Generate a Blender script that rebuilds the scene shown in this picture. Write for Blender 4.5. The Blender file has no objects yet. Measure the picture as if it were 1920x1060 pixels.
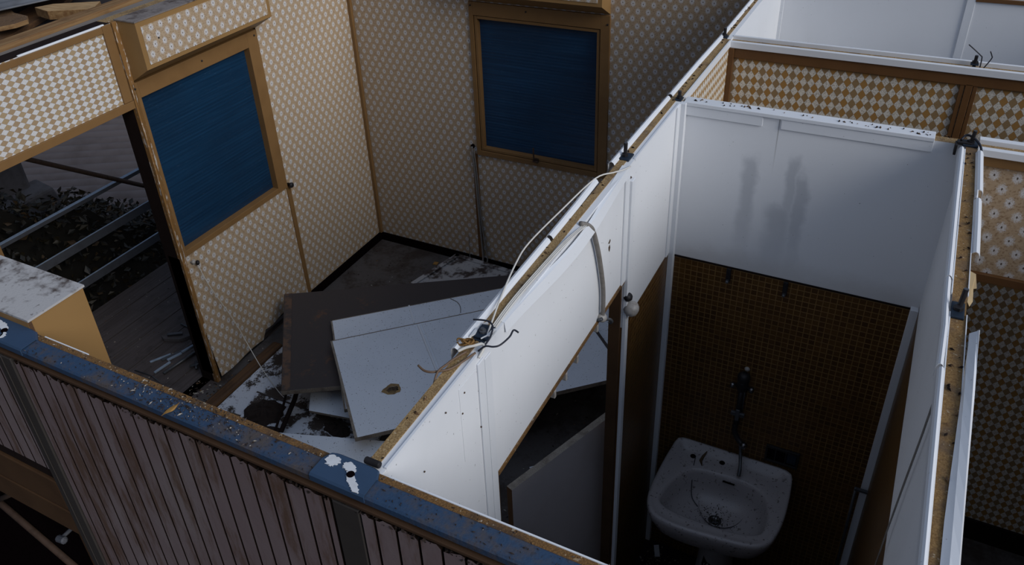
import bpy, bmesh, math, random
from mathutils import Vector, Matrix
random.seed(7)
SC = bpy.context.scene
COL = SC.collection

# ------------------------------------------------------------------ camera, light, exposure
cam_d = bpy.data.cameras.new('camera'); cam = bpy.data.objects.new('camera', cam_d); COL.objects.link(cam)
_R = [[0.8808942277, 0.4706542602, -0.0500992586], [0.2094446866, -0.4825333793, -0.8504672017], [-0.4244505762, 0.7386786210, -0.5236369002]]
cam.matrix_world = Matrix(((_R[0][0], -_R[1][0], -_R[2][0], 3.706), (_R[0][1], -_R[1][1], -_R[2][1], -4.659),
                           (_R[0][2], -_R[1][2], -_R[2][2], 3.656), (0, 0, 0, 1)))
cam_d.sensor_width = 36; cam_d.lens = 1532.873 / 1920 * 36
cam_d.shift_x = (960 - 912.4225) / 1920; cam_d.shift_y = (428.2493 - 530) / 1920
cam_d.clip_start = 0.05; cam_d.clip_end = 200
SC.camera = cam
W = bpy.data.worlds.new('overcast_sky'); SC.world = W; W.use_nodes = True
wn = W.node_tree; bg = wn.nodes['Background']
tc = wn.nodes.new('ShaderNodeTexCoord'); dp = wn.nodes.new('ShaderNodeVectorMath'); dp.operation = 'DOT_PRODUCT'
dp.inputs[1].default_value = (0.55, 0.05, 0.83)
rp = wn.nodes.new('ShaderNodeValToRGB')
rp.color_ramp.elements[0].position = 0.0; rp.color_ramp.elements[0].color = (0.085, 0.09, 0.11, 1)
rp.color_ramp.elements[1].position = 1.0; rp.color_ramp.elements[1].color = (0.56, 0.71, 0.97, 1)
e = rp.color_ramp.elements.new(0.45); e.color = (0.29, 0.37, 0.53, 1)
wn.links.new(tc.outputs['Generated'], dp.inputs[0]); wn.links.new(dp.outputs['Value'], rp.inputs[0])
wn.links.new(rp.outputs[0], bg.inputs[0]); bg.inputs[1].default_value = 0.62
sun_d = bpy.data.lights.new('sun', 'SUN'); sun = bpy.data.objects.new('sun', sun_d); COL.objects.link(sun)
sun_d.energy = 2.05; sun_d.angle = math.radians(38); sun_d.color = (1.0, 0.965, 0.915)
sun.rotation_euler = Vector((0.82, -0.22, 0.46)).to_track_quat('Z', 'Y').to_euler()
SC.view_settings.view_transform = 'Standard'; SC.view_settings.look = 'None'
SC.view_settings.gamma = 1; SC.view_settings.exposure = 0.0; SC.view_settings.use_curve_mapping = False

# ------------------------------------------------------------------ material helpers
def lin(r, g, b):
    f = lambda c: ((c / 255 + 0.055) / 1.055) ** 2.4 if c > 10 else c / 255 / 12.92
    return (f(r), f(g), f(b), 1)
class NT:
    def __init__(s, name, rough=0.6, metal=0.0, spec=0.35):
        s.m = bpy.data.materials.new(name); s.m.use_nodes = True; s.t = s.m.node_tree
        s.b = s.t.nodes['Principled BSDF']; s.b.inputs['Roughness'].default_value = rough
        s.b.inputs['Metallic'].default_value = metal; s.b.inputs['Specular IOR Level'].default_value = spec
        g = s.t.nodes.new('ShaderNodeNewGeometry'); s.pos = g.outputs['Position']
        x = s.t.nodes.new('ShaderNodeSeparateXYZ'); s.t.links.new(s.pos, x.inputs[0]); s.xyz = x.outputs
    def put(s, sock, v):
        if isinstance(v, bpy.types.NodeSocket): s.t.links.new(v, sock)
        else: sock.default_value = v
    def M(s, op, a, b=0.0, c=0.0):
        n = s.t.nodes.new('ShaderNodeMath'); n.operation = op
        s.put(n.inputs[0], a); s.put(n.inputs[1], b)
        if len(n.inputs) > 2: s.put(n.inputs[2], c)
        return n.outputs[0]
    def mix(s, f, a, b):
        n = s.t.nodes.new('ShaderNodeMix'); n.data_type = 'RGBA'
        s.put(n.inputs[0], f); s.put(n.inputs[6], a); s.put(n.inputs[7], b); return n.outputs[2]
    def noise(s, scale, detail=3.0, rough=0.55, stretch=None, off=0.0):
        n = s.t.nodes.new('ShaderNodeTexNoise'); n.inputs['Scale'].default_value = scale
        n.inputs['Detail'].default_value = detail; n.inputs['Roughness'].default_value = rough
        m = s.t.nodes.new('ShaderNodeMapping'); m.inputs['Scale'].default_value = stretch or (1, 1, 1)
        m.inputs['Location'].default_value = (off, off * 1.7, off * 0.6)
        s.t.links.new(s.pos, m.inputs[0]); s.t.links.new(m.outputs[0], n.inputs['Vector']); return n.outputs['Fac']
    def vor(s, scale):
        n = s.t.nodes.new('ShaderNodeTexVoronoi'); n.inputs['Scale'].default_value = scale
        s.t.links.new(s.pos, n.inputs['Vector']); return n.outputs['Distance']
    def step(s, v, lo, hi):
        n = s.t.nodes.new('ShaderNodeMapRange'); n.interpolation_type = 'SMOOTHSTEP'
        s.put(n.inputs[0], v); n.inputs[1].default_value = lo; n.inputs[2].default_value = hi; return n.outputs[0]
    def done(s, col, bump=None, strength=0.3, dist=0.003):
        s.put(s.b.inputs['Base Color'], col)
        if bump is not None:
            n = s.t.nodes.new('ShaderNodeBump'); n.inputs['Strength'].default_value = strength
            n.inputs['Distance'].default_value = dist; s.t.links.new(bump, n.inputs['Height'])
            s.t.links.new(n.outputs[0], s.b.inputs['Normal'])
        return s.m

def flower(name, ax, u0, v0, base=(0.41, 0.305, 0.20, 1)):
    n = NT(name, 0.75); u = n.xyz[ax]; v = n.xyz[2]; pu, pv = 0.064, 0.0905
    def cell(o):
        a = n.M('SUBTRACT', n.M('FRACT', n.M('ADD', n.M('DIVIDE', n.M('SUBTRACT', u, u0), pu), 0.5 + o)), 0.5)
        b = n.M('SUBTRACT', n.M('FRACT', n.M('ADD', n.M('DIVIDE', n.M('SUBTRACT', v, v0), pv), 0.5 + o)), 0.5)
        return n.M('MULTIPLY', a, pu), n.M('MULTIPLY', b, pv)
    outs = []
    for o in (0.0, 0.5):
        a, b = cell(o); d = n.M('SQRT', n.M('ADD', n.M('MULTIPLY', a, a), n.M('MULTIPLY', n.M('MULTIPLY', b, b), 0.62)))
        ang = n.M('ARCTAN2', b, a); pet = n.M('MULTIPLY', n.M('COSINE', n.M('MULTIPLY', ang, 8.0)), 0.0009)
        outs.append((n.M('SUBTRACT', d, pet), n.M('SQRT', n.M('ADD', n.M('MULTIPLY', n.M('MULTIPLY', a, a), 1.6), n.M('MULTIPLY', n.M('MULTIPLY', b, b), 0.5)))))
    d = n.M('MINIMUM', outs[0][0], outs[1][0]); c = n.M('MINIMUM', outs[0][1], outs[1][1])
    sp = n.step(n.noise(125, 2), 0.50, 0.64); bl = n.step(n.noise(75, 2, off=3), 0.46, 0.64)
    col = n.mix(n.M('MULTIPLY', sp, 0.60), base, (0.19, 0.11, 0.05, 1))
    col = n.mix(n.M('MULTIPLY', bl, 0.25), col, (0.48, 0.38, 0.26, 1))
    w = n.M('SUBTRACT', 1.0, n.step(n.M('ADD', d, n.M('MULTIPLY', n.M('SUBTRACT', n.noise(330, 2), 0.5), 0.024)), 0.0085, 0.0185))
    col = n.mix(w, col, n.mix(n.M('MULTIPLY', n.step(n.noise(210, 2, off=11), 0.42, 0.62), 0.55), (0.60, 0.60, 0.62, 1), (0.42, 0.36, 0.29, 1)))
    k = n.M('SUBTRACT', 1.0, n.step(c, 0.0020, 0.0044))
    return n.done(n.mix(k, col, (0.08, 0.055, 0.04, 1)))

def diamond(name, ax, u0, v0, pu, pv, c1, c2, cw, speck):
    n = NT(name, 0.75); u = n.M('DIVIDE', n.M('SUBTRACT', n.xyz[ax], u0), pu); v = n.M('DIVIDE', n.M('SUBTRACT', n.xyz[2], v0), pv)
    fa = n.M('ABSOLUTE', n.M('SUBTRACT', n.M('FRACT', n.M('ADD', u, 0.5)), 0.5))
    fb = n.M('ABSOLUTE', n.M('SUBTRACT', n.M('FRACT', n.M('ADD', v, 0.5)), 0.5))
    s = n.M('ADD', fa, fb); w = n.M('SUBTRACT', 1.0, n.step(s, 0.475, 0.525))
    par = n.M('GREATER_THAN', n.M('FRACT', n.M('MULTIPLY', n.M('FLOOR', u), 0.5)), 0.25)
    col = n.mix(par, c1, c2)
    dots = n.step(n.noise(230, 1), 0.55, 0.66)
    col = n.mix(n.M('MULTIPLY', dots, 0.25), col, (0.2, 0.1, 0.03, 1))
    flake = n.step(n.noise(280, 1, off=5), 0.50, 0.62)
    wh = n.mix(n.M('MULTIPLY', flake, speck), cw, (0.13, 0.09, 0.05, 1))
    col = n.mix(w, col, wh)
    line = n.M('SUBTRACT', 1.0, n.step(n.M('ABSOLUTE', n.M('SUBTRACT', s, 0.5)), 0.015, 0.045))
    return n.done(n.mix(n.M('MULTIPLY', line, 0.4), col, (0.12, 0.07, 0.03, 1)))

def tile(name, ax):
    n = NT(name, 0.38, spec=0.35); p = 0.0243
    u = n.M('DIVIDE', n.xyz[ax], p); v = n.M('DIVIDE', n.xyz[2], p)
    a = n.M('ABSOLUTE', n.M('SUBTRACT', n.M('FRACT', u), 0.5)); b = n.M('ABSOLUTE', n.M('SUBTRACT', n.M('FRACT', v), 0.5))
    g = n.step(n.M('MAXIMUM', a, b), 0.40, 0.46)
    wn_ = n.t.nodes.new('ShaderNodeTexWhiteNoise'); cb = n.t.nodes.new('ShaderNodeCombineXYZ')
    n.put(cb.inputs[0], n.M('FLOOR', u)); n.put(cb.inputs[1], n.M('FLOOR', v)); n.t.links.new(cb.outputs[0], wn_.inputs['Vector'])
    t = n.mix(wn_.outputs['Value'], (0.060, 0.026, 0.0065, 1), (0.10, 0.046, 0.011, 1))
    dirt = n.step(n.noise(5, 4), 0.45, 0.7)
    gr = n.mix(dirt, (0.185, 0.108, 0.036, 1), (0.125, 0.068, 0.022, 1))
    return n.done(n.mix(g, t, gr), n.M('SUBTRACT', 1.0, g), 0.35, 0.002)

def plain(name, c, rough=0.6, metal=0.0, var=0.15, scale=18, dark=None, spec=0.35, bump=0.0):
    n = NT(name, rough, metal, spec); d = dark or (c[0] * 0.55, c[1] * 0.5, c[2] * 0.45, 1)
    f = n.step(n.noise(scale, 5), 0.4, 0.75)
    col = n.mix(n.M('MULTIPLY', f, var * 2), c, d)
    return n.done(col, n.noise(scale * 8, 3) if bump else None, bump, 0.002)

def white_paint(name, c=(0.74, 0.755, 0.785, 1), specks=0.6, grime=0.12, rough=0.5, th=0.765):
    n = NT(name, rough, spec=0.3); f = n.step(n.noise(2.3, 5, stretch=(1, 1, 0.45)), 0.42, 0.8)
    col = n.mix(n.M('MULTIPLY', f, grime * 2), c, (c[0] * 0.6, c[1] * 0.6, c[2] * 0.6, 1))
    s = n.M('MULTIPLY', n.step(n.noise(110, 1, off=9), th, th + 0.02), specks)
    return n.done(n.mix(s, col, (0.06, 0.05, 0.045, 1)), n.noise(240, 2), 0.06, 0.001)

def board(name, c1, c2, c3):
    n = NT(name, 0.85); a = n.step(n.noise(320, 2), 0.35, 0.65); b = n.step(n.noise(16, 4, off=2), 0.45, 0.7)
    col = n.mix(a, c1, c2); col = n.mix(n.M('MULTIPLY', b, 0.75), col, c3)
    chip = n.step(n.noise(110, 1, off=7), 0.68, 0.73)
    return n.done(n.mix(n.M('MULTIPLY', chip, 0.5), col, (0.5, 0.42, 0.3, 1)), n.noise(200, 3), 0.5, 0.003)

def dirty(name, c, dirtc, scale, lo, hi, rough=0.6, stretch=None, off=0.0, spk=0.5, fine=40):
    n = NT(name, rough); a = n.noise(scale, 7, 0.65, stretch, off); b = n.noise(fine, 4, off=off + 2)
    f = n.step(n.M('ADD', n.M('MULTIPLY', a, 0.8), n.M('MULTIPLY', b, 0.2)), lo, hi)
    col = n.mix(f, c, dirtc)
    s = n.M('MULTIPLY', n.step(n.noise(75, 1, off=4), 0.68, 0.72), spk)
    return n.done(n.mix(s, col, dirtc), n.noise(150, 3), 0.25, 0.003)

def wood(name, c1, c2, ax=1, rough=0.7):
    n = NT(name, rough); st = [60, 60, 60]; st[ax] = 2.5
    f = n.step(n.noise(1.0, 5, stretch=tuple(st)), 0.3, 0.7); w = n.step(n.noise(9, 4, off=4), 0.5, 0.75)
    return n.done(n.mix(n.M('MULTIPLY', w, 0.5), n.mix(f, c1, c2), (c2[0] * 0.5, c2[1] * 0.5, c2[2] * 0.5, 1)), n.noise(1.0, 4, stretch=tuple(st)), 0.3, 0.002)

def shutter_blue(name, ax, g_=1.0):
    n = NT(name, 0.32, spec=0.5)
    ang = n.M('ADD', n.xyz[2], n.M('MULTIPLY', n.xyz[ax], 0.0))
    st = [2, 2, 90] if ax == 1 else [2, 2, 90]
    f = n.noise(1.0, 4, stretch=tuple(st)); dots = n.step(n.noise(1.0, 2, stretch=(30, 30, 260), off=5), 0.66, 0.74)
    g = n.step(n.noise(1.6, 3, off=8), 0.4, 0.7)
    col = n.mix(n.step(f, 0.35, 0.7), (0.0035 * g_, 0.024 * g_, 0.060 * g_, 1), (0.006 * g_, 0.036 * g_, 0.085 * g_, 1))
    col = n.mix(n.M('MULTIPLY', g, 0.4), col, (0.004, 0.015, 0.035, 1))
    col = n.mix(n.M('MULTIPLY', dots, 0.35), col, (0.10, 0.16, 0.25, 1))
    wv = n.M('SINE', n.M('MULTIPLY', ang, 2 * math.pi / 0.022))
    return n.done(col, wv, 0.18, 0.002)

def cladding(name):
    n = NT(name, 0.6); c = (0.178, 0.132, 0.134, 1)
    f = n.step(n.noise(3.0, 6, 0.6, (1.6, 1, 0.6)), 0.42, 0.72); r = n.step(n.noise(5.5, 6, 0.7, (3, 1, 0.5), 6), 0.47, 0.66)
    col = n.mix(f, c, (0.215, 0.175, 0.175, 1)); col = n.mix(n.M('MULTIPLY', r, 0.75), col, (0.085, 0.042, 0.018, 1))
    return n.done(col, n.noise(90, 3), 0.15, 0.002)

def cap_blue(name):
    n = NT(name, 0.5); a = n.noise(4.5, 7, 0.7, off=1); b = n.noise(45, 4, off=3)
    f = n.step(n.M('ADD', n.M('MULTIPLY', a, 0.7), n.M('MULTIPLY', b, 0.3)), 0.45, 0.63)
    col = n.mix(f, (0.026, 0.056, 0.112, 1), (0.075, 0.062, 0.058, 1))
    s = n.step(n.noise(85, 1, off=8), 0.66, 0.7)
    return n.done(n.mix(n.M('MULTIPLY', s, 0.4), col, (0.022, 0.022, 0.024, 1)), n.noise(120, 3), 0.3, 0.003)

M = {}
AM = (0.205, 0.112, 0.042, 1)
M['flower_back'] = flower('floral_wallpaper_back', 0, 2.029, 2.155)
M['flower_left'] = flower('floral_wallpaper_left', 1, -1.842, 2.411)
M['flower_right'] = flower('floral_wallpaper_lintel', 0, 3.958, 2.400)
M['dia_tan'] = diamond('harlequin_wallpaper_tan', 1, -2.412, 2.393, 0.0440, 0.0310, (0.38, 0.28, 0.165, 1), (0.35, 0.25, 0.15, 1), (0.62, 0.62, 0.63, 1), 0.25)
M['dia_side'] = diamond('harlequin_wallpaper_tan_tall', 1, -1.4, 2.393, 0.0312, 0.0453, (0.36, 0.22, 0.09, 1), (0.34, 0.21, 0.09, 1), (0.66, 0.64, 0.6, 1), 0.30)
M['dia_amber'] = diamond('harlequin_wallpaper_amber', 0, 3.007, 2.393, 0.0312, 0.0453, (0.350, 0.185, 0.052, 1), (0.285, 0.185, 0.088, 1), (0.68, 0.64, 0.57, 1), 0.50)
M['tile_y'] = tile('amber_mosaic_back', 0); M['tile_x'] = tile('amber_mosaic_side', 1)
M['white'] = white_paint('white_painted_board')
M['white_trim'] = white_paint('white_metal_trim', (0.72, 0.74, 0.775, 1), 0.35, 0.10, 0.4)
M['white_sheet'] = white_paint('white_laminate_sheet', (0.68, 0.72, 0.78, 1), 0.85, 0.14, 0.45, 0.70)
def bath_white(name):
    n = NT(name, 0.5, spec=0.3); c = (0.74, 0.755, 0.785, 1)
    wob = n.M('MULTIPLY', n.M('SUBTRACT', n.noise(14, 5), 0.5), 0.10); x = n.M('ADD', n.xyz[0], n.M('MULTIPLY', wob, 0.5)); z = n.M('ADD', n.xyz[2], wob)
    tot = None
    for cx, hw, z0, z1 in ((3.240, 0.030, 1.93, 2.285), (3.385, 0.022, 2.0, 2.295), (3.425, 0.028, 1.90, 2.25), (3.36, 0.05, 1.88, 2.1)):
        m = n.M('MULTIPLY', n.M('SUBTRACT', 1.0, n.step(n.M('ABSOLUTE', n.M('SUBTRACT', x, cx)), hw * 0.35, hw * 1.35)), n.M('MULTIPLY', n.step(z, z0 - 0.15, z0 + 0.22), n.M('SUBTRACT', 1.0, n.step(z, z1 - 0.04, z1 + 0.02))))
        tot = m if tot is None else n.M('MAXIMUM', tot, m)
    col = n.mix(n.M('MULTIPLY', tot, 0.55), c, (0.36, 0.38, 0.42, 1))
    low = n.M('SUBTRACT', 1.0, n.step(z, 1.79, 1.90)); col = n.mix(n.M('MULTIPLY', low, 0.30), col, (0.42, 0.38, 0.34, 1))
    j = n.M('SUBTRACT', 1.0, n.step(n.M('ABSOLUTE', n.M('SUBTRACT', n.xyz[0], 3.318)), 0.0006, 0.0030)); j = n.M('MULTIPLY', j, n.step(n.xyz[2], 2.2, 2.42))
    col = n.mix(n.M('MULTIPLY', j, 0.6), col, (0.2, 0.19, 0.18, 1))
    sp = n.M('MULTIPLY', n.step(n.noise(110, 1, off=9), 0.77, 0.79), 0.6)
    return n.done(n.mix(sp, col, (0.06, 0.05, 0.045, 1)), n.noise(240, 2), 0.06, 0.001)
M['white_bath'] = bath_white('stained_white_board')
M['white_dirty'] = dirty('white_sheet_with_soil', (0.55, 0.58, 0.64, 1), (0.040, 0.030, 0.026, 1), 6.5, 0.475, 0.545, off=2.2, fine=85)
M['white_filthy'] = dirty('white_frame_with_soil', (0.40, 0.39, 0.39, 1), (0.05, 0.036, 0.032, 1), 7.0, 0.46, 0.58, off=5.5)
M['chip'] = board('particle_board_edge', (0.36, 0.245, 0.115, 1), (0.20, 0.120, 0.048, 1), (0.13, 0.085, 0.05, 1))
M['chip_dark'] = board('weathered_board_edge', (0.21, 0.11, 0.035, 1), (0.12, 0.06, 0.02, 1), (0.05, 0.033, 0.024, 1))
M['chip_rust'] = board('brown_board_edge', (0.27, 0.16, 0.06, 1), (0.17, 0.09, 0.03, 1), (0.11, 0.075, 0.05, 1))
M['chip_pale'] = board('pale_board_edge', (0.30, 0.26, 0.21, 1), (0.20, 0.165, 0.13, 1), (0.12, 0.09, 0.07, 1))
M['amber'] = plain('amber_painted_trim', AM, 0.5, var=0.12, scale=9)
M['amber_dark'] = plain('brown_painted_trim', (0.135, 0.062, 0.021, 1), 0.5, var=0.2, scale=9)
M['amber_pale'] = plain('amber_pelmet_paint', (0.285, 0.165, 0.062, 1), 0.5, var=0.1, scale=5)
M['worn'] = dirty('worn_amber_casing', (0.225, 0.115, 0.036, 1), (0.55, 0.50, 0.45, 1), 2.5, 0.54, 0.60, stretch=(30, 30, 3), spk=0.0)
M['dark'] = plain('dark_stained_timber', (0.016, 0.010, 0.009, 1), 0.85, var=0.2, spec=0.1)
M['black'] = plain('black_void_board', (0.006, 0.0035, 0.004, 1), 0.95, spec=0.0)
M['brown_board'] = dirty('dark_brown_sheet', (0.050, 0.041, 0.040, 1), (0.115, 0.062, 0.038, 1), 4.0, 0.58, 0.68, 0.7, spk=0.15, off=1.3)
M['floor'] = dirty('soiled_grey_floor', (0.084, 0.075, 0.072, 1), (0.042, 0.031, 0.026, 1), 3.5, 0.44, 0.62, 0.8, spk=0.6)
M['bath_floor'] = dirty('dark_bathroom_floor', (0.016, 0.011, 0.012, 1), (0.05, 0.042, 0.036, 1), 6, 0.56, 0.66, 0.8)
M['deck'] = wood('weathered_deck_timber', (0.095, 0.078, 0.075, 1), (0.062, 0.048, 0.045, 1))
M['deck_gap'] = plain('deck_gap', (0.006, 0.004, 0.004, 1), 0.9)
M['soil'] = plain('dark_soil', (0.022, 0.014, 0.011, 1), 0.95, scale=60, bump=0.6)
M['clad'] = cladding('rust_streaked_cladding'); M['clad_shade'] = plain('cladding_groove_shade', (0.014, 0.009, 0.007, 1), 0.9, spec=0.0)  # second one is near black: groove and edge shade put into the colour
M['strip'] = plain('dark_grey_cover_strip', (0.040, 0.035, 0.032, 1), 0.6, var=0.1)
M['cap'] = cap_blue('blue_painted_steel_cap'); M['cap_clean'] = plain('clean_blue_paint', (0.030, 0.062, 0.120, 1), 0.45, var=0.08, spec=0.4)
M['plaster'] = plain('white_paint_smear', (0.62, 0.64, 0.67, 1), 0.7, var=0.1, scale=60)
M['blue_l'] = shutter_blue('blue_roller_shutter_left', 1); M['blue_b'] = shutter_blue('blue_roller_shutter_back', 0, 1.35)
M['steel'] = plain('dull_steel', (0.10, 0.105, 0.115, 1), 0.4, 0.5, var=0.3, scale=40)
M['iron'] = plain('black_iron', (0.022, 0.020, 0.022, 1), 0.5, 0.3, var=0.3, scale=50)
M['iron_blue'] = plain('dark_blue_steel', (0.018, 0.03, 0.05, 1), 0.5, 0.3, var=0.3, scale=50)
M['rust'] = plain('rusty_pipe', (0.052, 0.030, 0.020, 1), 0.8, var=0.4, scale=40)
M['rail'] = plain('pale_blue_grey_railing', (0.27, 0.34, 0.44, 1), 0.5, var=0.2, scale=30)
M['rail_side'] = plain('grey_railing_side', (0.075, 0.08, 0.095, 1), 0.55, var=0.2)  # darker copy of the railing colour, shade put into the bar sides
M['galv'] = wood('grey_weathered_gutter', (0.22, 0.195, 0.175, 1), (0.15, 0.13, 0.115, 1))
M['galv_dark'] = plain('dark_grey_gutter', (0.085, 0.078, 0.08, 1), 0.6, var=0.2)
M['wood_pale'] = wood('fresh_split_timber', (0.42, 0.28, 0.14, 1), (0.33, 0.20, 0.09, 1), 0)
M['wood_mid'] = wood('weathered_batten', (0.28, 0.17, 0.075, 1), (0.16, 0.08, 0.03, 1))
M['wood_dark'] = wood('dark_brown_plank', (0.12, 0.06, 0.025, 1), (0.065, 0.034, 0.018, 1))
M['wood_shred'] = board('torn_fibre_board', (0.15, 0.085, 0.04, 1), (0.09, 0.05, 0.026, 1), (0.06, 0.035, 0.02, 1))
M['ceramic'] = dirty('soiled_white_ceramic', (0.33, 0.305, 0.31, 1), (0.075, 0.06, 0.055, 1), 38, 0.56, 0.68, 0.25, fine=170, spk=0.8)
M['ceramic_clean'] = plain('ceramic_underside', (0.30, 0.285, 0.29, 1), 0.3, var=0.1)
M['cable_w'] = plain('white_cable', (0.62, 0.60, 0.56, 1), 0.5, var=0.1)
M['cable_g'] = plain('grey_cable', (0.20, 0.185, 0.17, 1), 0.6, var=0.25, scale=50)
M['cable_b'] = plain('black_wire', (0.018, 0.02, 0.03, 1), 0.4)
M['cable_br'] = plain('brown_wire', (0.15, 0.095, 0.06, 1), 0.5)
M['twine'] = plain('brown_twine', (0.23, 0.12, 0.035, 1), 0.8, var=0.3, scale=80)
M['paper'] = plain('torn_tan_paper', (0.42, 0.31, 0.17, 1), 0.8, var=0.12)
M['roof'] = plain('grey_corrugated_cement', (0.115, 0.098, 0.100, 1), 0.85, var=0.25, scale=4)
M['roofdeck'] = plain('dark_roof_deck', (0.022, 0.017, 0.018, 1), 0.9)
M['zinc'] = plain('grey_blue_sheet', (0.16, 0.17, 0.19, 1), 0.5, var=0.3, scale=8)
M['stone'] = plain('grey_concrete', (0.10, 0.09, 0.092, 1), 0.9, var=0.35, scale=14, bump=0.5)
for i, c in enumerate([(0.020, 0.015, 0.006, 1), (0.012, 0.011, 0.009, 1), (0.06, 0.036, 0.016, 1), (0.036, 0.036, 0.034, 1)]):
    M['leaf%d' % i] = plain('hedge_leaf_%s' % 'abcd'[i], c, 0.5, var=0.2, spec=0.4)
M['dry'] = plain('dry_leaf', (0.30, 0.16, 0.04, 1), 0.7)
M['plastic'] = plain('yellowed_plastic', (0.36, 0.34, 0.32, 1), 0.4, var=0.3, scale=60)
M['chrome'] = plain('tarnished_chrome', (0.16, 0.16, 0.17, 1), 0.22, 0.9, var=0.3, scale=60)
M['pebble'] = plain('pale_grit', (0.33, 0.30, 0.26, 1), 0.8)
M['worn_band'] = dirty('rust_worn_edge', (0.050, 0.041, 0.040, 1), (0.12, 0.07, 0.045, 1), 9.0, 0.44, 0.56, 0.7, spk=0.1)
M['batten_brown'] = plain('old_brown_batten', (0.055, 0.027, 0.012, 1), 0.8, var=0.3, scale=12)
M['frame_brown'] = plain('dark_brown_frame', (0.070, 0.034, 0.013, 1), 0.7, var=0.3, scale=8)
M['white_grey'] = plain('greyed_leaf_face', (0.50, 0.455, 0.455, 1), 0.6, var=0.15, scale=3)
M['lid_grey'] = dirty('grey_dusty_lid', (0.20, 0.175, 0.165, 1), (0.06, 0.042, 0.035, 1), 7.0, 0.48, 0.66, off=4.4)
M['stain'] = plain('rust_stain', (0.07, 0.04, 0.02, 1), 0.8, var=0.3, scale=60)

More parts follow.
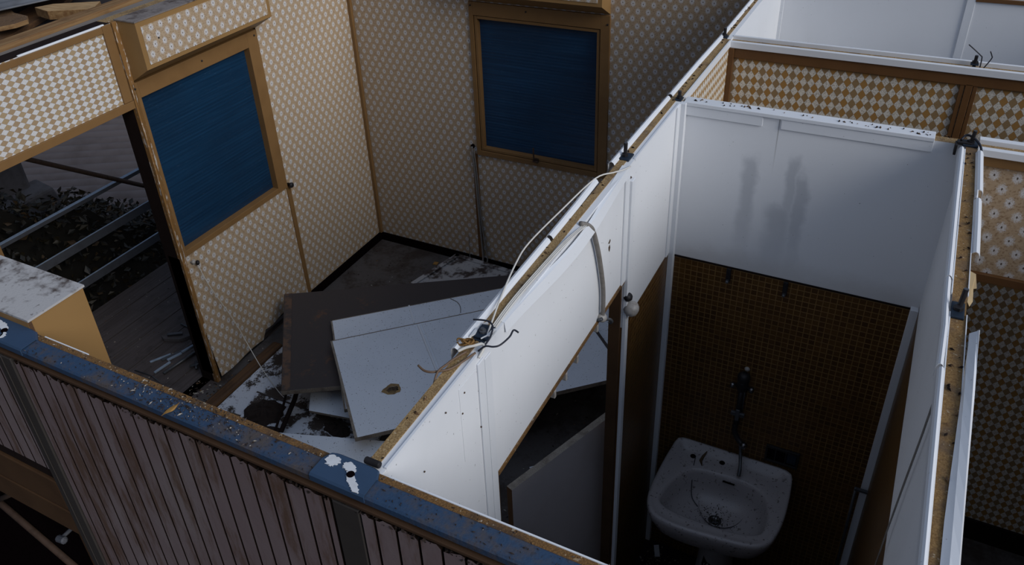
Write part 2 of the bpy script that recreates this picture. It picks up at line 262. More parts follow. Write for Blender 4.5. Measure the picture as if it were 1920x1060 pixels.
# ------------------------------------------------------------------ mesh helpers
class MB:
    def __init__(s): s.v = []; s.f = []; s.m = []
    def add(s, vs, fs, m=0):
        o = len(s.v); s.v += [tuple(p) for p in vs]
        for i, f in enumerate(fs): s.f.append([o + k for k in f]); s.m.append(m[i] if isinstance(m, (list, tuple)) else m)
        return s
    def hexa(s, b, t, m=0, fm=None):      # bottom quad ccw, top quad ccw; face order: bottom, top, then sides 0-1,1-2,2-3,3-0
        fs = [(3, 2, 1, 0), (4, 5, 6, 7), (0, 1, 5, 4), (1, 2, 6, 5), (2, 3, 7, 6), (3, 0, 4, 7)]
        return s.add(list(b) + list(t), fs, fm or m)
    def box(s, x0, x1, y0, y1, z0, z1, m=0, **k):   # k: xn xp yn yp zn zp -> material index
        fm = [k.get('zn', m), k.get('zp', m), k.get('yn', m), k.get('xp', m), k.get('yp', m), k.get('xn', m)]
        return s.hexa([(x0, y0, z0), (x1, y0, z0), (x1, y1, z0), (x0, y1, z0)], [(x0, y0, z1), (x1, y0, z1), (x1, y1, z1), (x0, y1, z1)], 0, fm)
    def slab(s, top, th, mt=0, ms=1):     # polygon prism with a given top outline (ccw from above) and thickness downwards
        n = len(top); P = [Vector(p) for p in top]; nor = Vector((0, 0, 0))
        for i in range(n): nor += (P[i] - P[0]).cross(P[(i + 1) % n] - P[0])
        nor.normalize()
        if nor.z < 0: P.reverse(); nor = -nor
        B = [p - nor * th for p in P]
        fs = [tuple(range(n)), tuple(range(2 * n - 1, n - 1, -1))] + [(i, n + i, n + (i + 1) % n, (i + 1) % n) for i in range(n)]
        return s.add(P + B, fs, [mt, mt] + [ms] * n)
    def tube(s, pts, r, n=8, m=0, smooth=True, flat=1.0):
        P = [Vector(p) for p in pts]
        if smooth and len(P) > 2:
            Q = []
            for i in range(len(P) - 1):
                a, b, c, d = P[max(i - 1, 0)], P[i], P[i + 1], P[min(i + 2, len(P) - 1)]
                for k in range(5):
                    t = k / 5; Q.append(0.5 * ((2 * b) + (c - a) * t + (2 * a - 5 * b + 4 * c - d) * t * t + (3 * b - a - 3 * c + d) * t ** 3))
            P = Q + [P[-1]]
        rings = []; up = None
        for i, p in enumerate(P):
            d = (P[min(i + 1, len(P) - 1)] - P[max(i - 1, 0)]).normalized()
            if up is None: up = d.orthogonal().normalized()
            up = (up - d * up.dot(d)).normalized(); sd = d.cross(up); rr = r[min(i, len(r) - 1)] if isinstance(r, (list, tuple)) else r
            rings.append([p + (up * math.cos(2 * math.pi * k / n) + sd * math.sin(2 * math.pi * k / n) * flat) * rr for k in range(n)])
        vs = [v for R_ in rings for v in R_]; L = len(rings)
        fs = [(i * n + k, i * n + (k + 1) % n, (i + 1) * n + (k + 1) % n, (i + 1) * n + k) for i in range(L - 1) for k in range(n)]
        fs += [tuple(range(n - 1, -1, -1)), tuple((L - 1) * n + k for k in range(n))]
        return s.add(vs, fs, m)
    def lathe(s, c, prof, ax=(0, 0, 1), n=20, m=0):   # prof: (radius, height along axis)
        a = Vector(ax).normalized(); u = a.orthogonal().normalized(); w = a.cross(u); c = Vector(c)
        vs = [c + a * h + (u * math.cos(2 * math.pi * k / n) + w * math.sin(2 * math.pi * k / n)) * max(r, 1e-4) for r, h in prof for k in range(n)]
        L = len(prof)
        fs = [(i * n + k, i * n + (k + 1) % n, (i + 1) * n + (k + 1) % n, (i + 1) * n + k) for i in range(L - 1) for k in range(n)]
        fs += [tuple(range(n - 1, -1, -1)), tuple((L - 1) * n + k for k in range(n))]
        return s.add(vs, fs, m)
    def sweep(s, prof, path, m=0, closed=True):       # prof: (dx, dz) offsets, path: world points running along y
        n = len(prof); vs = [(p[0] + a, p[1], p[2] + b) for p in path for a, b in prof]; L = len(path)
        fs = [(i * n + k, i * n + (k + 1) % n, (i + 1) * n + (k + 1) % n, (i + 1) * n + k) for i in range(L - 1) for k in range(n if closed else n - 1)]
        if closed: fs += [tuple(range(n - 1, -1, -1)), tuple((L - 1) * n + k for k in range(n))]
        return s.add(vs, fs, m)
    def build(s, name, mats, parent=None, smooth=False, bevel=0.0, kind=None, label=None, cat=None, group=None, solid=0.0):
        zs = [v[2] for v in s.v]; base = Vector(((min(v[0] for v in s.v) + max(v[0] for v in s.v)) / 2, (min(v[1] for v in s.v) + max(v[1] for v in s.v)) / 2, min(zs)))
        me = bpy.data.meshes.new(name)
        org = base
        me.from_pydata([tuple(Vector(v) - org) for v in s.v], [], s.f)
        for mm in (mats if isinstance(mats, (list, tuple)) else [mats]): me.materials.append(M[mm])
        me.polygons.foreach_set('material_index', s.m)
        if smooth: me.polygons.foreach_set('use_smooth', [True] * len(s.f))
        b = bmesh.new(); b.from_mesh(me); bmesh.ops.recalc_face_normals(b, faces=b.faces); b.to_mesh(me); b.free(); me.update()
        o = bpy.data.objects.new(name, me); COL.objects.link(o)
        if parent is not None:
            o.parent = parent; w = Vector((0, 0, 0)); q = parent
            while q is not None: w += q.location; q = q.parent
            o.location = org - w
        else: o.location = org
        if solid: md = o.modifiers.new('solid', 'SOLIDIFY'); md.thickness = solid; md.offset = -1
        if bevel: md = o.modifiers.new('bevel', 'BEVEL'); md.width = bevel; md.segments = 2; md.limit_method = 'ANGLE'
        tag(o, label, cat, group, kind); return o
def tag(o, label=None, cat=None, group=None, kind=None):
    if label: o['label'] = label
    if cat: o['category'] = cat
    if group: o['group'] = group
    if kind: o['kind'] = kind
    return o
def thing(name, loc, label, cat, group=None, kind=None):
    o = bpy.data.objects.new(name, None); COL.objects.link(o); o.location = loc; o.empty_display_size = 0.05
    return tag(o, label, cat, group, kind)
def struct(mb, name, mats, label, cat, **k): return mb.build(name, mats, kind='structure', label=label, cat=cat, **k)
H = 2.4516

# ------------------------------------------------------------------ ground, floors, walls
struct(MB().box(-30, 30, -30, 30, -2.7, -2.6), 'ground', ['soil'], 'dark bare ground below the raised building', 'ground')
struct(MB().box(0, 2.945, -3.83, 0, -0.12, 0).box(2.945, 5.6, -1.89, 0, -0.12, 0).box(3.9, 5.6, -3.83, -1.89, -0.12, 0), 'floor', ['floor'], 'soiled dark grey floor of the gutted rooms', 'floor')
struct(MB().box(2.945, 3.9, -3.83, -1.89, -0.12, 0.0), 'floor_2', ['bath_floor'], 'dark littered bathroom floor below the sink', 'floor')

w = MB()   # left wall, faces the room with +x
T = 0.10
w.box(-T, 0, -0.96, 0, 0.0, H, 1, xp=0, zp=2)
w.box(-T, -0.004, -1.962, -0.96, 0.07, 0.99, 1, zp=2)
w.box(-T, 0, -1.962, -0.96, 2.12, H, 1, xp=0, zp=2)
w.box(-T, 0, -2.90, -1.962, 2.0, H, 1, xp=3, zn=1)
w.box(-T, 0, -3.90, -2.92, 0.0, H, 1, xp=0, zp=2)
# papered sheet under the window, curling off the wall at its lower edge
ny, nz = 28, 18; vs = []; fs = []
for j in range(nz + 1):
    for i in range(ny + 1):
        u = i / ny; y = -1.945 + u * 0.975; low = 0.060 - 0.10 * u if u < 0.5 else 0.085
        z = low + (0.99 - low) * j / nz
        k = (1 - j / nz) ** 2.2; ridge = math.exp(-((u - 0.34 - 0.22 * (1 - j / nz)) / 0.06) ** 2) * 0.012 * (1 - j / nz)
        vs.append((0.001 + k * (0.050 * max(0, 1 - u * 2.2) + 0.008 * math.sin(u * 14)) + ridge + 0.002, y, z))
for j in range(nz):
    for i in range(ny): a = j * (ny + 1) + i; fs.append((a, a + 1, a + ny + 2, a + ny + 1))
w.add(vs, fs, 0)
struct(w, 'wall_left', ['flower_left', 'dark', 'chip', 'dia_tan'], 'papered left wall with a shuttered window and an open doorway', 'wall')

w = MB()   # back wall, faces the room with -y
w.box(-T, 0.997, 0, 0.08, 0.0, H, 1, yn=0, zp=2)
w.box(0.997, 1.99, 0, 0.08, 0.0, 0.985, 1, yn=0, zp=2)
w.box(0.997, 1.99, 0, 0.08, 2.10, H, 1, yn=0, zp=2)
w.box(1.99, 2.945, 0, 0.08, 0.0, H, 1, yn=0, zp=2)
w.box(2.945, 5.6, 0, 0.08, 0.0, H, 1, yn=3, zp=2)
struct(w, 'wall_back', ['flower_back', 'dark', 'chip', 'white'], 'floral papered back wall with the dark blue shuttered window', 'wall')

w = MB()   # partition beside the bathroom: papered towards the room, white and tiled towards the bathroom
X0, XC, X1 = 2.925, 2.927, 2.968
ZT = 1.803
w.box(X0, X1, -3.83, -3.39, 0, H, 1, xn=0, xp=1, zp=1)
w.box(X0, X1, -3.39, -2.45, 2.013, H, 1, xn=0, zp=1, zn=3)
w.box(X0, X1, -2.45, -1.89, ZT, H, 1, xn=0, zp=1)
w.box(X0, X1, -2.45, -1.89, 0, ZT, 4, xn=0, yn=3)
w.box(X0, X1, -1.89, -1.17, 0, H, 5, xn=0, zp=2)
w.box(X0 + 0.001, 2.949, -3.82, -0.01, H - 0.01, H + 0.0025, 2)
w.box(X0, X1, -1.17, 0, 0, H, 1, xn=0, zp=1)
struct(w, 'wall_partition', ['flower_left', 'white', 'chip', 'amber_dark', 'tile_x', 'dia_side'], 'long partition with bare chipboard top edge between room and bathroom', 'wall')

w = MB()   # bathroom back wall, and the lintel over the doorway to its right
w.box(X1, 3.89, -1.89, -1.85, ZT - 0.02, H - 0.01, 0, yp=2, zp=3)
w.box(X1, 3.89, -1.89, -1.85, 0, ZT - 0.02, 1, yp=2)
w.box(3.89, 5.6, -1.89, -1.85, 1.985, H - 0.01, 4, yp=2, zp=3, zn=5)
w.box(3.89, 3.925, -1.89, -1.85, 0, 1.985, 5)
struct(w, 'wall_bathroom_back', ['white_bath', 'tile_y', 'dia_amber', 'chip', 'flower_right', 'amber_dark'], 'white wall over amber mosaic tiles behind the sink', 'wall')

w = MB()   # right partition of the bathroom
XA, XB = 3.889, 3.920
w.box(XA, XB, -3.83, -1.93, ZT, H, 0, zp=2, xp=3)
w.box(XA, XB, -3.83, -1.89, 0, ZT, 1, xp=3)
w.box(XA, XB, -1.93, -1.89, ZT, H, 0, zp=2)
struct(w, 'wall_bathroom_right', ['white', 'tile_x', 'chip_rust', 'flower_left'], 'right bathroom partition seen almost edge on with chipboard top', 'wall')

struct(MB().box(4.72, 4.76, -3.83, 0, 0, H, 0, zp=1), 'wall_right', ['white', 'chip'], 'unseen right wall of the last room, set close in to shade it', 'wall')  # unseen wall, added and moved inwards to shade the lower corridor wall
w = MB()   # corridor back wall: harlequin paper in front, white behind
w.box(X1, 4.72, -1.17, -1.13, 0, H - 0.012, 1, yn=0, zp=2)
struct(w, 'wall_corridor_back', ['dia_amber', 'white', 'chip'], 'amber and white harlequin papered wall behind the bathroom', 'wall')

w = MB()   # front wall below the blue cap
YF = -3.83
w.box(-T, 1.0, -3.876, YF, 0, H - 0.012, 1, yp=0, zp=2)
w.box(1.0, 1.90, -3.876, YF, 0, 0.95, 1, yp=0, zp=2)
w.box(1.0, 1.90, -3.876, YF, 1.735, H - 0.012, 1, yp=0, zp=2)
w.box(1.90, 5.6, -3.876, YF, 0, H - 0.012, 1, yp=4, zp=2)
w.box(-T, 5.6, -3.848, YF, H - 0.012, H + 0.001, 2)
w.box(1.985, 2.14, YF - 0.001, YF + 0.0015, H - 0.02, H + 0.003, 3)
w.box(2.985, 5.6, YF - 0.001, YF + 0.0025, H - 0.02, H + 0.003, 3)
struct(w, 'wall_front', ['flower_back', 'dark', 'chip_dark', 'white_trim', 'white'], 'front outside wall under the blue metal cap', 'wall')

# ------------------------------------------------------------------ baseboards, trims, door frames
struct(MB().box(0.0, 0.012, -0.96, 0, 0.0, 0.072), 'baseboard_left', ['black'], 'black baseboard under the left papered wall', 'baseboard')
struct(MB().box(0.0, 2.925, -0.012, 0, 0.0, 0.072), 'baseboard_back', ['black'], 'black baseboard under the back papered wall', 'baseboard')
struct(MB().box(3.925, 5.6, -1.184, -1.17, 0.0, 0.132), 'baseboard_right', ['dark'], 'dark tall baseboard under the harlequin wall', 'baseboard')
TR = [0]
def trim(mats, label, *boxes, bevel=0.0015, cat='trim'):
    TR[0] += 1; b = MB()
    for q in boxes: b.box(*q)
    return struct(b, 'trim_%d' % TR[0], mats, label, cat, bevel=bevel)
trim(['amber'], 'amber corner strip where the floral left and back walls meet', (0, 0.026, -0.026, 0, 0.075, H))
trim(['amber'], 'amber joint strip under the right corner of the left window', (0.0, 0.012, -0.978, -0.942, 0.075, 0.99))
trim(['worn'], 'worn amber door casing with flaking white edge', (-0.02, 0.016, -1.962, -1.932, 0.0, H + 0.004))
trim(['amber'], 'amber strip at the right end of the tan harlequin lintel', (0.0, 0.012, -2.022, -1.968, 2.03, H))
trim(['amber'], 'amber rail along the top of the tan harlequin lintel', (0.0, 0.010, -2.90, -2.022, H - 0.036, H - 0.004))
trim(['amber'], 'amber rail along the bottom of the tan harlequin lintel', (-0.02, 0.014, -2.92, -1.965, 1.985, 2.028))
trim(['amber_dark'], 'brown rail under the white top of the harlequin corridor wall', (X1, 5.6, -1.182, -1.17, H - 0.075, H - 0.03))
trim(['white_trim'], 'white capping strip along the top of the corridor wall', (X1, 5.6, -1.19, -1.172, H - 0.03, H - 0.002), (X1, 5.6, -1.128, -1.115, H - 0.05, H + 0.004))
trim(['amber_dark'], 'brown corner strip left of the harlequin corridor wall', (X1, X1 + 0.022, -1.192, -1.17, 0, H - 0.03))
trim(['amber_dark'], 'wide brown joint strip across the harlequin corridor wall', (3.862, 3.878, -1.180, -1.17, 0, H - 0.07), (3.880, 3.905, -1.182, -1.17, 0, H - 0.07), (3.907, 3.922, -1.180, -1.17, 0, H - 0.07))
trim(['white_trim'], 'white metal strip in the back left corner of the bathroom', (X1, X1 + 0.022, -1.916, -1.89, 0.02, H), (X1, X1 + 0.006, -1.955, -1.916, ZT, H))
trim(['white_trim'], 'white metal strip on the partition beside the bathroom doorway', (X1, X1 + 0.014, -2.452, -2.424, 0.0, 2.40), (X1, X1 + 0.006, -2.49, -2.452, 2.013, 2.42))
trim(['white_trim'], 'white metal strip in the back right corner of the bathroom', (3.862, XA, -1.918, -1.89, 0.0, ZT - 0.01))
trim(['white_trim'], 'white joint strip left of the bathroom doorway', (X1, X1 + 0.005, -3.458, -3.428, 0.0, H - 0.02), (X1, X1 + 0.004, -3.424, -3.395, 0.0, H - 0.03))
trim(['chip_dark'], 'brown frayed lower edge of the white panel over the bathroom doorway', (X1 - 0.012, X1 + 0.003, -3.39, -2.452, 2.000, 2.016))
trim(['amber'], 'amber top rail above the large floral lintel on the right', (3.925, 5.6, -1.902, -1.89, H - 0.066, H - 0.030))
trim(['amber_dark'], 'brown bottom rail under the large floral lintel on the right', (3.925, 5.6, -1.905, -1.84, 1.962, 1.992))
trim(['white_trim'], 'white rounded strip capping the large floral lintel on the right', (3.925, 5.6, -1.912, -1.89, H - 0.03, H - 0.006), (3.925, 5.6, -1.865, -1.84, H - 0.03, H + 0.006))
trim(['white_trim'], 'long white metal strip along the bathroom back wall top', (X1 + 0.01, 3.80, -1.900, -1.845, H - 0.012, H + 0.002), (X1 + 0.02, 3.262, -1.8965, -1.8895, H - 0.050, H - 0.012), (3.325, 3.80, -1.8965, -1.8895, H - 0.050, H - 0.012))
trim(['white_trim'], 'white joint strip at the left end of the far white wall', (2.95, 2.985, -0.012, 0.0, 0, H))
trim(['white_trim'], 'white joint strip dividing the far white wall', (3.848, 3.886, -0.008, 0.0, 0, H))
trim(['amber_dark'], 'black and brown drip rail along the top of the far white wall', (3.885, 5.6, -0.01, 0.0, 2.375, 2.395))
trim(['dark'], 'thin dark line between white board and amber tiles behind sink', (X1 + 0.02, 3.87, -1.894, -1.89, ZT - 0.025, ZT - 0.017))
d = MB().box(-0.125, -0.016, -1.962, -1.95, 0.0, 2.0, 0).box(-0.125, 0.0, -2.925, -2.90, 0.0, 2.0, 1).box(-0.125, -0.02, -2.90, -1.962, 1.975, 1.99, 0)
struct(d, 'door_1', ['dark', 'amber'], 'open doorway in the left wall with dark timber jamb', 'doorway')
d = MB().box(X0 - 0.004, X1 - 0.006, -2.462, -2.45, 0.0, 2.0).box(X0 - 0.004, X1 - 0.006, -3.39, -3.376, 0.0, 2.0)
struct(d, 'door_2', ['frame_brown'], 'open bathroom doorway with brown jambs in the long partition', 'doorway')

# ------------------------------------------------------------------ windows
def pelmet(P, d, a0, a1, label, paper, lid):
    # P maps (along, out, up) to world; a box with an outward sloping bottom
    t = thing('shutter_box', P((a0 + a1) / 2, 0, 2.12), label, 'shutter box')
    z0, z1, zt = 2.12, 2.205, 2.458; fr = 0.028
    if lid == 'white_dusty': zt = 2.480
    b = MB(); q = lambda a, o, u: P(a, o, u)
    b.add([q(a0, 0, z0), q(a0, d, z1), q(a0, d, zt), q(a0, 0, zt)], [(0, 1, 2, 3)], 0)
    b.add([q(a1, 0, z0), q(a1, d, z1), q(a1, d, zt), q(a1, 0, zt)], [(0, 1, 2, 3)], 0)
    b.add([q(a0, 0, z0), q(a1, 0, z0), q(a1, d, z1), q(a0, d, z1)], [(0, 1, 2, 3)], 0)
    b.add([q(a0, 0, z0), q(a1, 0, z0), q(a1, 0, zt), q(a0, 0, zt)], [(0, 1, 2, 3)], 0)
    b.add([q(a0, d, z1), q(a1, d, z1), q(a1, d, zt), q(a0, d, zt)], [(0, 1, 2, 3)], 0)
    b.build('casing', ['amber_pale'], t)
    b = MB(); b.add([q(a0 - .004, -0.0, zt), q(a1 + .004, 0.0, zt), q(a1 + .004, d + .004, zt), q(a0 - .004, d + .004, zt), q(a0 - .004, 0, zt + .006), q(a1 + .004, 0, zt + .006), q(a1 + .004, d + .004, zt + .006), q(a0 - .004, d + .004, zt + .006)],
                    [(0, 3, 2, 1), (4, 5, 6, 7), (0, 1, 5, 4), (1, 2, 6, 5), (2, 3, 7, 6), (3, 0, 4, 7)], 0)
    b.build('lid', [lid], t)
    if lid == 'white_dusty': MB().box(a0, a1 + .001, YF + 0.0005, YF + 0.010, 2.30, zt + 0.002).build('back_board', ['wood_dark'], t)
    b = MB(); e = d + 0.003
    b.add([q(a0 + fr, e, z1 + fr * .8), q(a1 - fr, e, z1 + fr * .8), q(a1 - fr, e, zt - fr), q(a0 + fr, e, zt - fr), q(a0 + fr, d, z1 + fr * .8), q(a1 - fr, d, z1 + fr * .8), q(a1 - fr, d, zt - fr), q(a0 + fr, d, zt - fr)],
          [(0, 1, 2, 3), (4, 7, 6, 5), (0, 4, 5, 1), (1, 5, 6, 2), (2, 6, 7, 3), (3, 7, 4, 0)], 0)
    b.build('papered_panel', [paper], t)
    for a in (a0 + 0.12, a1 - 0.12):
        p = Vector(q(a, d, z1 + 0.14)); n = (Vector(q(a, d + 1, 0)) - Vector(q(a, d, 0))).normalized()
        MB().lathe(p, [(0.005, 0.0), (0.005, 0.006), (0.002, 0.008)], n, 8).build('screw', ['iron'], t)
    return t
M['white_dusty'] = dirty('dusty_white_lid', (0.42, 0.41, 0.41, 1), (0.06, 0.042, 0.035, 1), 6.0, 0.50, 0.64, off=4.4)
PL = lambda a, o, u: (o, a, u); PB = lambda a, o, u: (a, -o, u); PF = lambda a, o, u: (a, YF + o, u)
pelmet(PL, 0.15, -1.932, -0.955, 'projecting shutter box papered with flowers over the left window', 'flower_left', 'lid_grey')
pelmet(PB, 0.15, 0.962, 1.986, 'projecting shutter box over the back window, cut by the frame top', 'flower_back', 'lid_grey')
pelmet(PF, 0.16, 0.95, 1.932, 'shutter box inside the front wall with dirty white lid and amber side', 'flower_back', 'white_dusty')

def window(name, P, a0, a1, z0, z1, g, label, blue, extra):
    # g = (left stile, right stile, bottom, top) widths of the outer frame
    t = thing(name, P((a0 + a1) / 2, 0, z0), label, 'window', kind='structure'); f = MB()
    def bx(a, b, o0, o1, u0, u1, mb):
        pts = [P(a, o0, u0), P(b, o0, u0), P(b, o1, u0), P(a, o1, u0), P(a, o0, u1), P(b, o0, u1), P(b, o1, u1), P(a, o1, u1)]
        mb.add(pts, [(3, 2, 1, 0), (4, 5, 6, 7), (0, 1, 5, 4), (1, 2, 6, 5), (2, 3, 7, 6), (3, 0, 4, 7)], 0)
    l, r, bt, tp = g
    bx(a0, a0 + l, -0.08, 0.016, z0, z1, f); bx(a1 - r, a1, -0.08, 0.016, z0, z1, f)
    bx(a0 + l, a1 - r, -0.08, 0.016, z0, z0 + bt, f); bx(a0 + l, a1 - r, -0.08, 0.016, z1 - tp, z1, f)
    f.build('frame', ['amber'], t, bevel=0.002)
    A0, A1, Z0, Z1 = a0 + l, a1 - r, z0 + bt, z1 - tp
    if extra:
        s = MB(); k = extra
        bx(A0 + .005, A0 + k, -0.05, 0.010, Z0 + .005, Z1 - .005, s); bx(A1 - k, A1 - .005, -0.05, 0.010, Z0 + .005, Z1 - .005, s)
        bx(A0 + k, A1 - k, -0.05, 0.010, Z0 + .005, Z0 + k, s); bx(A0 + k, A1 - k, -0.05, 0.010, Z1 - k, Z1 - .005, s)
        s.build('sash', ['amber'], t, bevel=0.0015); A0 += k; A1 -= k; Z0 += k; Z1 -= k
    p = MB(); bx(A0 - .004, A1 + .004, -0.045, -0.032, Z0 - .004, Z1 + .004, p); p.build('pane', [blue], t)
    return t
w1 = window('window_1', PL, -1.956, -0.972, 0.99, 2.115, (0.042, 0.09, 0.036, 0.090), 'left window with dark blue shutter and amber frame', 'blue_l', 0)
w2 = window('window_2', PB, 0.997, 1.99, 0.988, 2.115, (0.030, 0.062, 0.038, 0.090), 'back window with dark blue pane in a double amber frame', 'blue_b', 0.024)
for a, u in ((-1.94, 2.085), (-1.45, 2.075), (-1.0, 2.085)):
    MB().lathe((0.016, a, u), [(0.006, 0), (0.006, 0.004), (0.002, 0.006)], (1, 0, 0), 8).build('screw', ['iron'], w1)
for a, u in ((1.012, 2.09), (1.42, 2.085), (1.975, 2.06)):
    MB().lathe((a, -0.016, u), [(0.006, 0), (0.006, 0.004), (0.002, 0.006)], (0, -1, 0), 8).build('screw', ['iron'], w2)
MB().lathe((0.016, -0.958, 1.006), [(0.012, -0.01), (0.012, 0.012), (0.018, 0.016), (0.020, 0.026), (0.014, 0.034)], (1, 0, 0), 14).build('knob', ['iron'], w1, smooth=True)
h = MB().box(1.452, 1.49, -0.026, -0.014, 1.02, 1.05); h.tube([(1.47, -0.03, 1.035), (1.468, -0.045, 1.06), (1.465, -0.045, 1.14)], 0.006)
h.tube([(1.455, -0.03, 1.03), (1.50, -0.045, 1.036)], 0.007, smooth=False); h.build('handle', ['rust'], w2)
# front window in the outside wall, seen from above and outside
w3 = thing('window_3', (1.45, -3.9, 0.95), 'window opening in the front wall under brown boards at lower left', 'window', kind='structure')
MB().box(0.9, 1.87, -3.893, -3.876, 1.958, 1.998, 1).box(0.9, 1.868, -3.900, -3.876, 1.842, 1.955, 0).box(0.9, 1.872, -3.896, -3.876, 1.832, 1.842, 2).box(0.9, 1.885, -3.900, -3.845, 1.735, 1.832, 0).box(1.842, 1.872, -3.893, -3.85, 0.95, 1.735, 0).build('frame', ['frame_brown', 'dark', 'iron_blue'], w3, bevel=0.003)
MB().box(0.9, 1.842, -3.862, -3.85, 0.95, 1.735).build('pane', ['black'], w3)  # black sheet put in for the unlit dark behind the opening
b = MB(); b.lathe((1.74, -3.905, 1.655), [(0.011, 0), (0.011, 0.03), (0.006, 0.034)], (1, 0, 0.25), 10); b.tube([(1.74, -3.905, 1.652), (1.725, -3.905, 1.645)], 0.004, 8, smooth=False); b.tube([(1.75, -3.866, 1.66), (1.75, -3.905, 1.658)], 0.006, 8, smooth=False); b.build('catch', ['rail_side'], w3, smooth=False)
MB().tube([(1.30, -3.872, 1.545), (1.64, -3.872, 1.80)], 0.009, 8, smooth=False).build('stay_bar', ['rust'], w3, smooth=True)
MB().tube([(1.25, -3.874, 1.66), (1.72, -3.874, 1.42)], 0.011, 8, smooth=False).build('stay_bar', ['rust'], w3, smooth=True)
# ------------------------------------------------------------------ front wall: blue cap, cladding
capo = thing('steel_cap', (3.0, -3.87, H), 'dirty blue painted steel cap along the top of the front wall', 'wall cap')
def capseg(name, x0, x1, y0, y1, z, mat, bulge=0.0, parent=capo):
    b = MB(); n = 14; prof = [(y0, z - 0.018), (y0, z - 0.004), (y0 + 0.004, z), (y1 - 0.004, z), (y1, z - 0.004), (y1, z - 0.012)]
    vs = []; fs = []
    for i in range(n + 1):
        x = x0 + (x1 - x0) * i / n; e = bulge * (math.sqrt(max(0, 1 - ((i / n) * 2 - 1) ** 8)))
        for k, (y, zz) in enumerate(prof): vs.append((x, y + (e if k > 2 else 0), zz))
    L = len(prof)
    for i in range(n):
        for k in range(L - 1): fs.append((i * L + k, i * L + k + 1, (i + 1) * L + k + 1, (i + 1) * L + k))
    b.add(vs, fs); return b.build(name, [mat], parent, solid=0.002)
capseg('sheet', -0.1, 5.6, -3.893, -3.846, H + 0.006, 'cap')
def ragged(poly, n, amp):
    out = []
    for i in range(len(poly)):
        (ax_, ay_), (bx_, by_) = poly[i], poly[(i + 1) % len(poly)]
        for k in range(n):
            t_ = k / n; out.append((ax_ + (bx_ - ax_) * t_ + random.uniform(-amp, amp), ay_ + (by_ - ay_) * t_ + random.uniform(-amp, amp) * 0.6))
    return out
for x0, x1 in ((1.60, 1.985), (2.845, 2.972)):
    pl = capseg('joint_plate', x0, x1, -3.895, -3.848, H + 0.0105, 'cap_clean', 0.022)
    hx = 1.882 if x1 < 2 else 2.921
    MB().lathe((hx, -3.863, H + 0.0085), [(0.0080, 0), (0.0080, 0.0045)], (0, 0, 1), 16).build('bolt_hole', ['black'], pl)
    if x1 < 2:
        sm = [[(1.83, -3.838), (1.86, -3.843), (1.884, -3.852), (1.878, -3.866), (1.85, -3.856), (1.835, -3.85)], [(1.888, -3.868), (1.896, -3.867), (1.902, -3.875), (1.899, -3.892), (1.893, -3.88)]]
    else:
        sm = [[(2.852, -3.852), (2.858, -3.838), (2.876, -3.838), (2.885, -3.848), (2.876, -3.862), (2.862, -3.862)], [(2.893, -3.846), (2.906, -3.836), (2.922, -3.846), (2.925, -3.856), (2.914, -3.862), (2.897, -3.856)], [(2.917, -3.869), (2.930, -3.864), (2.948, -3.878), (2.962, -3.893), (2.945, -3.893), (2.932, -3.885)]]
    for poly in sm: MB().slab([(a, b_, H + 0.0122) for a, b_ in ragged(poly, 7, 0.0028)], 0.0016, 0, 0).build('paint_smear', ['plaster'], pl)
bat = MB()
for x0 in (-0.1, 2.005, 2.99):
    pass
bat.box(-0.1, 5.6, -3.8985, -3.8765, H - 0.030, H - 0.021)
bat.build('batten', ['batten_brown'], None, label='brown timber batten just below the outer edge of the blue cap', cat='batten', bevel=0.002)
YC = -3.897; ZC = H - 0.037
def clad_panel(x0, x1, z0, z1, name, label, pitch, first):
    t = thing(name, ((x0 + x1) / 2, YC, z0), label, 'cladding')
    b = MB(); b.box(x0, x1, YC + 0.008, YC + 0.013, z0, z1 - 0.012, 1)
    xs = [x0]; x = first
    while x < x1 - 0.004: xs.append(x); x += pitch
    xs.append(x1)
    for i in range(len(xs) - 1):
        a, c = xs[i] + 0.0028, xs[i + 1] - 0.0028; n = 5; jag = [random.uniform(-0.010, 0.004) for _ in range(n + 1)]
        vs = []; 
        for k in range(n + 1):
            xx = a + (c - a) * k / n; zz = z1 + jag[k]
            vs += [(xx, YC, z0), (xx, YC, zz), (xx, YC + 0.009, zz), (xx, YC + 0.009, z0)]
        fs = []
        for k in range(n):
            o = k * 4; fs += [(o, o + 4, o + 5, o + 1), (o + 1, o + 5, o + 6, o + 2), (o + 2, o + 6, o + 7, o + 3)]
        fs += [(0, 1, 2, 3), (n * 4, n * 4 + 3, n * 4 + 2, n * 4 + 1)]
        b.add(vs, fs, [0, 1, 1] * n + [1, 1])  # tops and side edges painted dark as shade, so sky and sun don't whiten them
    b.build('boards', ['clad', 'clad_shade'], t)
    return t
clad_panel(1.2, 1.868, 2.003, ZC, 'cladding_panel', 'pale grooved cladding left of the dark diagonal cover strip', 0.047, 1.196)
clad_panel(1.935, 2.890, 1.2, ZC, 'cladding_panel', 'rust-streaked grooved cladding between the two dark cover strips', 0.0478, 1.962)
clad_panel(2.958, 5.2, 1.2, ZC, 'cladding_panel', 'grooved cladding right of the short dark cover strip', 0.049, 2.991)
MB().box(1.872, 1.931, YC - 0.004, YC + 0.012, 0.6, ZC + 0.004).box(1.896, 1.900, YC - 0.007, YC - 0.004, 0.6, ZC + 0.004).build('cover_strip', ['strip'], label='long dark cover strip running down at the lower left', cat='cover strip', bevel=0.002)
MB().box(2.893, 2.955, YC - 0.001, YC + 0.012, 0.6, ZC).build('cover_strip', ['strip'], label='dark cover strip below the white smeared blue joint plate', cat='cover strip', bevel=0.002)
MB().box(1.935, 5.6, YC + 0.0135, -3.8765, 0.5, H - 0.06).build('insulation_board', ['black'], label='black backing board behind the outside cladding', cat='backing board')
fl = MB()
